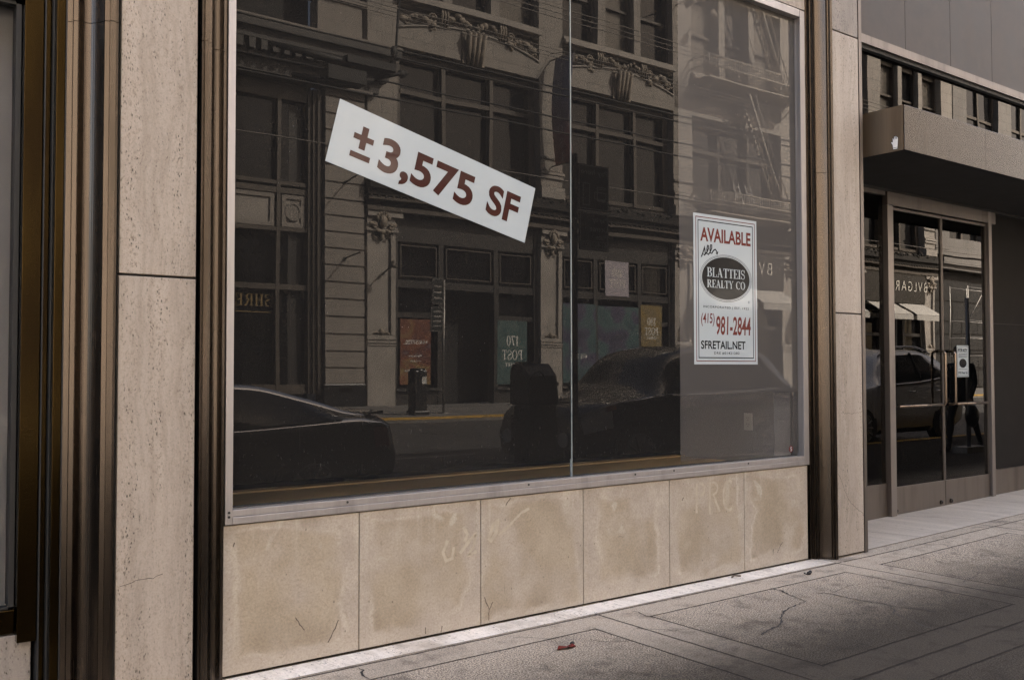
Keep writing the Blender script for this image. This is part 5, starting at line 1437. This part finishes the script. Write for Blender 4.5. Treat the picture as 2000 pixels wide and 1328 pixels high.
# black fastback sedan with its tail towards the window gap
st = [(0,.32,.70,.55,.66,.60,.55),(.15,.22,.84,.62,.80,.68,.70),(.8,.17,.91,.74,.90,.84,.74),(1.35,.16,.93,.86,.92,.95,.70),(2.0,.15,.93,.93,.92,1.32,.62),(2.7,.15,.93,.95,.92,1.44,.60),(3.3,.15,.93,.97,.92,1.415,.60),(3.9,.16,.94,1.00,.93,1.27,.62),(4.4,.18,.93,1.02,.90,1.12,.66),(4.72,.26,.88,1.01,.83,1.065,.70),(4.86,.32,.84,.93,.80,1.0,.70),(4.92,.42,.78,.80,.74,.86,.66)]
ts = Car('parked_sedan', 'glossy black fastback sedan parked at the kerb behind the camera', 'car', .42, -5.66, RZ, st, 'tesla', (.92, 3.86), .345)
ts.side_glass('side_window', (1.55, 4.15), lambda t: .06, lambda t: (.90*min(1, t/.22)**.7 if t < .22 else .90)*(1 if t < .86 else max(0.06, 1-(t-.86)/.14)))
ts.line('window_trim', 1.5, 4.2, lambda u: (u, cr_interp(ts.xs, [r[4] for r in st], u)+.004, cr_interp(ts.xs, [r[3] for r in st], u)+.01), 'tyre', .008)
cab = lambda c, u: (c.cabin(u, .96, 1)[1]-c.o[1], c.cabin(u, .96, 1)[2]-c.o[2])
ts.strip('roof_rail', 1.55, 4.66, lambda u: (cab(ts, u)[0]+.012, cab(ts, u)[1]-.045), lambda u: (cab(ts, u)[0]-.055, cab(ts, u)[1]+.045), 'glint')  # bright strip added to imitate the sky's glint along the roof edge
bel = lambda c, u: (cr_interp(c.xs, [r[4] for r in c.st], u), cr_interp(c.xs, [r[3] for r in c.st], u))
ts.strip('shoulder_glint', 2.5, 4.80, lambda u: (bel(ts, u)[0]*1.012+.018, bel(ts, u)[1]-.035-.05*(u-2.5)/2.3), lambda u: (bel(ts, u)[0]-.02, bel(ts, u)[1]+.012), 'glint')  # added strip, its brightness stands in for sky reflected on the shoulder
ts.patch('tail_light', 4.60, 4.80, 3, 4, 'tail')
mb = MB(); mb.add([(.42+4.62, -5.66-.72, RZ+1.085), (.42+4.62, -5.66+.72, RZ+1.085), (.42+4.83, -5.66+.68, RZ+1.098), (.42+4.83, -5.66-.68, RZ+1.098), (.42+4.62, -5.66-.72, RZ+1.065), (.42+4.62, -5.66+.72, RZ+1.065), (.42+4.83, -5.66+.68, RZ+1.07), (.42+4.83, -5.66-.68, RZ+1.07)], [(0, 1, 2, 3), (7, 6, 5, 4), (0, 4, 5, 1), (1, 5, 6, 2), (2, 6, 7, 3), (3, 7, 4, 0)]); mb.build('boot_spoiler', 'tesla', ts.root)
# dark large SUV behind it
st = [(0,.46,.80,.78,.72,.95,.60),(.12,.34,.90,.92,.84,1.06,.72),(.7,.27,.98,1.10,.96,1.16,.82),(1.35,.25,1.0,1.16,.98,1.22,.82),(1.55,.25,1.0,1.18,.98,1.30,.80),(2.25,.25,1.0,1.20,.98,1.80,.72),(2.9,.25,1.0,1.21,.98,1.90,.72),(4.0,.25,1.0,1.23,.98,1.90,.72),(4.7,.26,1.0,1.25,.97,1.82,.70),(5.1,.30,.98,1.25,.95,1.55,.74),(5.3,.38,.93,1.20,.90,1.30,.76),(5.38,.5,.86,1.05,.82,1.14,.74)]
SX = 8.1; st = [(r[0]*.87,)+r[1:] for r in st]
sv = Car('parked_suv', 'dark charcoal SUV with round fog lamp parked behind the pay kiosk', 'car', SX, -5.82, RZ, st, 'suvp', (1.0, 3.86), .40)
sv.side_glass('side_window', (1.55, 4.15), lambda t: .05, lambda t: (.93*min(1, t/.2)**.8)*(1 if t < .9 else max(.08, 1-(t-.9)/.1*.8)))
sv.patch('head_light', .10, .55, 3, 5, 'lamp', .008); sv.patch('indicator', .46, .62, 4, 5, 'amber', .012)
sv.line('window_trim', 1.3, 4.5, lambda u: (u, cr_interp(sv.xs, [r[4] for r in st], u)+.006, cr_interp(sv.xs, [r[3] for r in st], u)+.005), 'chrome', .012)
sv.strip('side_glint', .9, 4.5, lambda u: (bel(sv, u)[0]*1.012+.012, bel(sv, u)[1]-.030), lambda u: (bel(sv, u)[0]-.01, bel(sv, u)[1]+.012), 'glint')  # highlight along the dark flank, made as a bright strip
sv.strip('roof_edge', 1.8, 4.4, lambda u: (cab(sv, u)[0]+.012, cab(sv, u)[1]-.03), lambda u: (cab(sv, u)[0]-.06, cab(sv, u)[1]+.045), 'suvp')
sv.patch('tail_light', 4.4, 4.58, 3, 5, 'tail')
for sd in (-1, 1): MB().disc((SX+.05, -5.82+sd*.62, RZ+.62), .10, (-1, 0, 0), .07, 20).build('fog_lamp', 'lamp', sv.root)
gr = MB(); gr.box(SX-.05, SX+.02, -6.3, -5.34, RZ+.62, RZ+.92); gr.build('grille', 'tyre', sv.root)
gr = MB()
for i in range(5): gr.box(SX-.06, SX-.045, -6.3, -5.34, RZ+.64+.06*i, RZ+.655+.06*i)
gr.build('grille_bar', 'alu_dk', sv.root)
for sd in (-1, 1): MB().blob((SX+1.72, -5.82+sd*1.13, RZ+1.30), .10, .14, .10, 12, 8).build('mirror', 'suvp', sv.root)
# silver crossover with roof rails
st = [(0,.40,.76,.70,.68,.86,.58),(.12,.30,.86,.84,.80,.96,.70),(.7,.22,.93,1.0,.92,1.05,.78),(1.2,.21,.94,1.06,.93,1.12,.76),(1.9,.21,.94,1.10,.93,1.62,.66),(2.5,.21,.94,1.13,.93,1.76,.64),(3.1,.21,.94,1.17,.93,1.77,.64),(3.8,.22,.94,1.22,.92,1.68,.64),(4.3,.26,.92,1.24,.90,1.48,.66),(4.6,.34,.88,1.16,.85,1.28,.66),(4.72,.46,.80,1.0,.78,1.10,.64)]
sl = Car('parked_crossover', 'silver crossover with roof rails parked further along the yellow kerb', 'car', 15.35, -5.62, RZ+.04, [(r[0]*1.04, r[1]*1.08, r[2], r[3]*1.08, r[4], r[5]*1.08, r[6]) for r in st], 'silver', (.98, 3.9), .37)
sl.side_glass('side_window', (1.62, 4.20), lambda t: .07, lambda t: (.90*min(1, t/.25)**.8)*(1 if t < .75 else max(.08, 1-(t-.75)/.25*.85)))
sl.line('belt_trim', 1.5, 4.3, lambda u: (u, cr_interp(sl.xs, [r[4] for r in sl.st], u)+.008, cr_interp(sl.xs, [r[3] for r in sl.st], u)+.0), 'chrome', .014)
sl.line('roof_rail', 2.0, 3.95, lambda u: (u, .60, cr_interp(sl.xs, [r[5] for r in sl.st], u)+.05*max(0., math.sin(math.pi*(u-2.0)/1.95))**.4), 'chrome', .022)
sl.line('door_pillar', 2.98, 3.0, lambda u: (3.02+(u-2.99)*2, (lambda q: q[1]-sl.o[1])(sl.cabin(3.0, (u-2.98)/.02*.9+.05, 1)), (lambda q: q[2]-sl.o[2])(sl.cabin(3.0, (u-2.98)/.02*.9+.05, 1))), 'tyre', .03, 8)
for sd in (-1, 1):
    for u in (2.55, 3.55): MB().tube([(15.35+u, -5.62+sd*.965, RZ+1.09), (15.35+u+.09, -5.62+sd*.985, RZ+1.095), (15.35+u+.2, -5.62+sd*.965, RZ+1.10)], .014, 6).build('door_handle', 'chrome', sl.root)
    MB().blob((15.35+1.62, -5.62+sd*1.04, RZ+1.27), .10, .13, .085, 12, 8).build('mirror', 'silver', sl.root)
sl.patch('sill_cladding', 1.5, 3.4, 0, 1, 'tyre', .012); sl.patch('tail_light', 4.42, 4.72, 3, 5, 'tail')

# ------------------------------------------------------------------ passer-by in dark clothes on the pavement (walking towards -x)
def skin_body(name, mat, verts, edges, parent, org, root=0, sub=2):
    me = bpy.data.meshes.new(name); me.from_pydata([tuple(Vector(v[:3])) for v in verts], edges, []); me.materials.append(M[mat])
    o = bpy.data.objects.new(name, me); COL.objects.link(o); o.parent = parent
    sk = o.modifiers.new('skin', 'SKIN'); sk.use_smooth_shade = True
    for i, v in enumerate(verts):
        d = me.skin_vertices[0].data[i]; d.radius = (v[3], v[4] if len(v) > 4 else v[3]); d.use_root = (i == root)
    ss = o.modifiers.new('sub', 'SUBSURF'); ss.levels = ss.render_levels = sub
    return o
PX, PY = 15.85, -2.55
ps = thing('person', 'person in dark jacket and trousers walking on the pavement with a bag', 'person', (PX, PY, 0))
# local: walking direction -x ; z up ; height 1.78
V_ = [(0,0,.98,.13,.16),(-.02,0,1.16,.13,.15),(-.03,0,1.36,.14,.18),(-.04,0,1.48,.09,.12),(-.05,0,1.56,.055),(-.07,0,1.63,.075),(-.075,0,1.72,.085),
 (-.02,-.10,.92,.095),(-.16,-.10,.52,.062),(-.22,-.10,.12,.042),(-.24,-.10,.06,.040),(-.40,-.10,.035,.032),
 (.02,.10,.92,.095),(.22,.10,.52,.062),(.42,.10,.16,.042),(.44,.10,.08,.040),(.32,.10,.035,.032),
 (-.03,-.20,1.45,.065),(.10,-.25,1.18,.045),(.06,-.25,.95,.034),(.05,-.25,.89,.030),
 (-.03,.20,1.45,.065),(-.02,.25,1.16,.045),(-.14,.25,.96,.034),(-.16,.25,.90,.030)]
E_ = [(0,1),(1,2),(2,3),(3,4),(4,5),(5,6),(0,7),(7,8),(8,9),(9,10),(10,11),(0,12),(12,13),(13,14),(14,15),(15,16),(2,17),(17,18),(18,19),(19,20),(2,21),(21,22),(22,23),(23,24)]
bd = skin_body('body', 'cloth', V_, E_, ps, (PX, PY, 0))
# face, hair, hands, shoes
def loc(name, mat, mb, par): 
    o = mb.build(name, mat); o.parent = par; return o
h = MB(); h.blob((-.085, 0, 1.665), .088, .075, .115, 16, 12); h.blob((-.172, 0, 1.652), .018, .014, .022, 8, 6)
for sd in (-1, 1): h.blob((-.07, sd*.078, 1.66), .018, .010, .028, 8, 6); h.blob((-.158, sd*.030, 1.678), .012, .012, .008, 8, 6)
h.blob((-.160, 0, 1.612), .012, .024, .008, 8, 6)
fc = h.build('face', 'skin'); fc.parent = ps
h = MB(); h.blob((-.065, 0, 1.705), .098, .084, .095, 16, 10); h.blob((-.02, 0, 1.66), .07, .078, .10, 14, 10)
hr = h.build('hair', 'hair'); hr.parent = ps
def hand(cx, cy, cz, sd, nm):
    vs = [(cx, cy, cz+.05, .028, .020), (cx-.005, cy, cz-.02, .034, .016)]; es = [(0, 1)]
    for j, (off, L) in enumerate(((-.030, .062), (-.010, .074), (.010, .070), (.028, .055))):
        b = len(vs)
        vs += [(cx+off-.005, cy, cz-.035, .010), (cx+off-.008, cy-sd*.008, cz-.035-L*.5, .0085), (cx+off-.002, cy-sd*.024, cz-.035-L*.95, .007)]
        es += [(1, b), (b, b+1), (b+1, b+2)]
    b = len(vs); vs += [(cx-.040, cy-sd*.012, cz+.0, .011), (cx-.055, cy-sd*.024, cz-.030, .009), (cx-.055, cy-sd*.032, cz-.055, .0075)]
    es += [(0, b), (b, b+1), (b+1, b+2)]
    return skin_body(nm, 'skin', vs, es, ps, None, 0, 1)
hand(.05, -.25, .84, -1, 'hand'); hand(-.17, .25, .85, 1, 'hand')
for (sx, sy, sz, tilt) in ((-.30, -.10, .0, 0), (.36, .10, .0, .08)):
    m_ = MB(); m_.blob((sx-.03, sy, .055), .145, .050, .052, 14, 8); m_.blob((sx+.06, sy, .09), .065, .046, .07, 12, 8); m_.box(sx-.17, sx+.12, sy-.042, sy+.042, .004, .024)
    o = m_.build('shoe', 'shoe'); o.parent = ps
bg = MB(); bg.blob((PX-.18, PY+.27, .62), .17, .09, .20, 14, 10); bg.tube([(PX-.28, PY+.27, .74), (PX-.22, PY+.26, .86), (PX-.16, PY+.26, .86), (PX-.08, PY+.27, .74)], .012, 6)
tag(bg.build('shoulder_bag', 'kiosk'), 'soft black bag held low by the walking person', 'bag')

# ------------------------------------------------------------------ light
SUN = Vector((.85, 1.0, 1.12)).normalized()
el = math.asin(SUN.z); az = math.atan2(SUN.x, SUN.y)
w = bpy.data.worlds.new('World'); sc.world = w; w.use_nodes = True
nt = w.node_tree; bgn = nt.nodes['Background']
sk = nt.nodes.new('ShaderNodeTexSky'); sk.sky_type = 'NISHITA'; sk.sun_disc = False
sk.sun_elevation = el; sk.sun_rotation = az; sk.air_density = .7; sk.dust_density = 5.0; sk.ozone_density = 0.
mixn = nt.nodes.new('ShaderNodeMix'); mixn.data_type = 'RGBA'; mixn.blend_type = 'MULTIPLY'; mixn.inputs[0].default_value = 1.; mixn.inputs[7].default_value = (1., .93, .84, 1.)
nt.links.new(sk.outputs[0], mixn.inputs[6]); nt.links.new(mixn.outputs[2], bgn.inputs[0]); bgn.inputs[1].default_value = .15
ld = bpy.data.lights.new('sun', 'SUN'); ld.energy = 5.0; ld.angle = R(.5); ld.color = (1, .93, .83)
lo = bpy.data.objects.new('sun', ld); COL.objects.link(lo)
lo.rotation_euler = SUN.to_track_quat('Z', 'Y').to_euler(); lo.location = (0, 0, 40)

# ------------------------------------------------------------------ camera
cam = bpy.data.cameras.new('camera'); co_ = bpy.data.objects.new('camera', cam); COL.objects.link(co_)
cam.sensor_fit = 'HORIZONTAL'; cam.sensor_width = 36; cam.lens = 36*1840.5/2000
cam.clip_start = .05; cam.clip_end = 2000
yaw, pit, rol = R(52.818), R(1.734), R(-.1056)
F = Vector((math.cos(yaw)*math.cos(pit), math.sin(yaw)*math.cos(pit), math.sin(pit)))
rt = F.cross(Vector((0, 0, 1))).normalized(); upv = rt.cross(F)
r2 = math.cos(rol)*rt+math.sin(rol)*upv; u2 = -math.sin(rol)*rt+math.cos(rol)*upv
co_.matrix_world = Matrix(((r2.x, u2.x, -F.x, 0), (r2.y, u2.y, -F.y, -4.267), (r2.z, u2.z, -F.z, 1.42), (0, 0, 0, 1)))
sc.camera = co_
sc.render.engine = 'CYCLES'
cy = sc.cycles
cy.use_denoising = True; cy.denoiser = 'OPENIMAGEDENOISE'; cy.denoising_prefilter = 'NONE'; cy.denoising_input_passes = 'RGB_ALBEDO_NORMAL'; cy.max_bounces = 8; cy.diffuse_bounces = 4; cy.glossy_bounces = 4; cy.transmission_bounces = 4; cy.transparent_max_bounces = 12
cy.sample_clamp_indirect = 6; cy.caustics_reflective = False; cy.caustics_refractive = False
sc.view_settings.view_transform = 'Standard'; sc.view_settings.look = 'None'; sc.view_settings.gamma = 1; sc.view_settings.exposure = 3.2
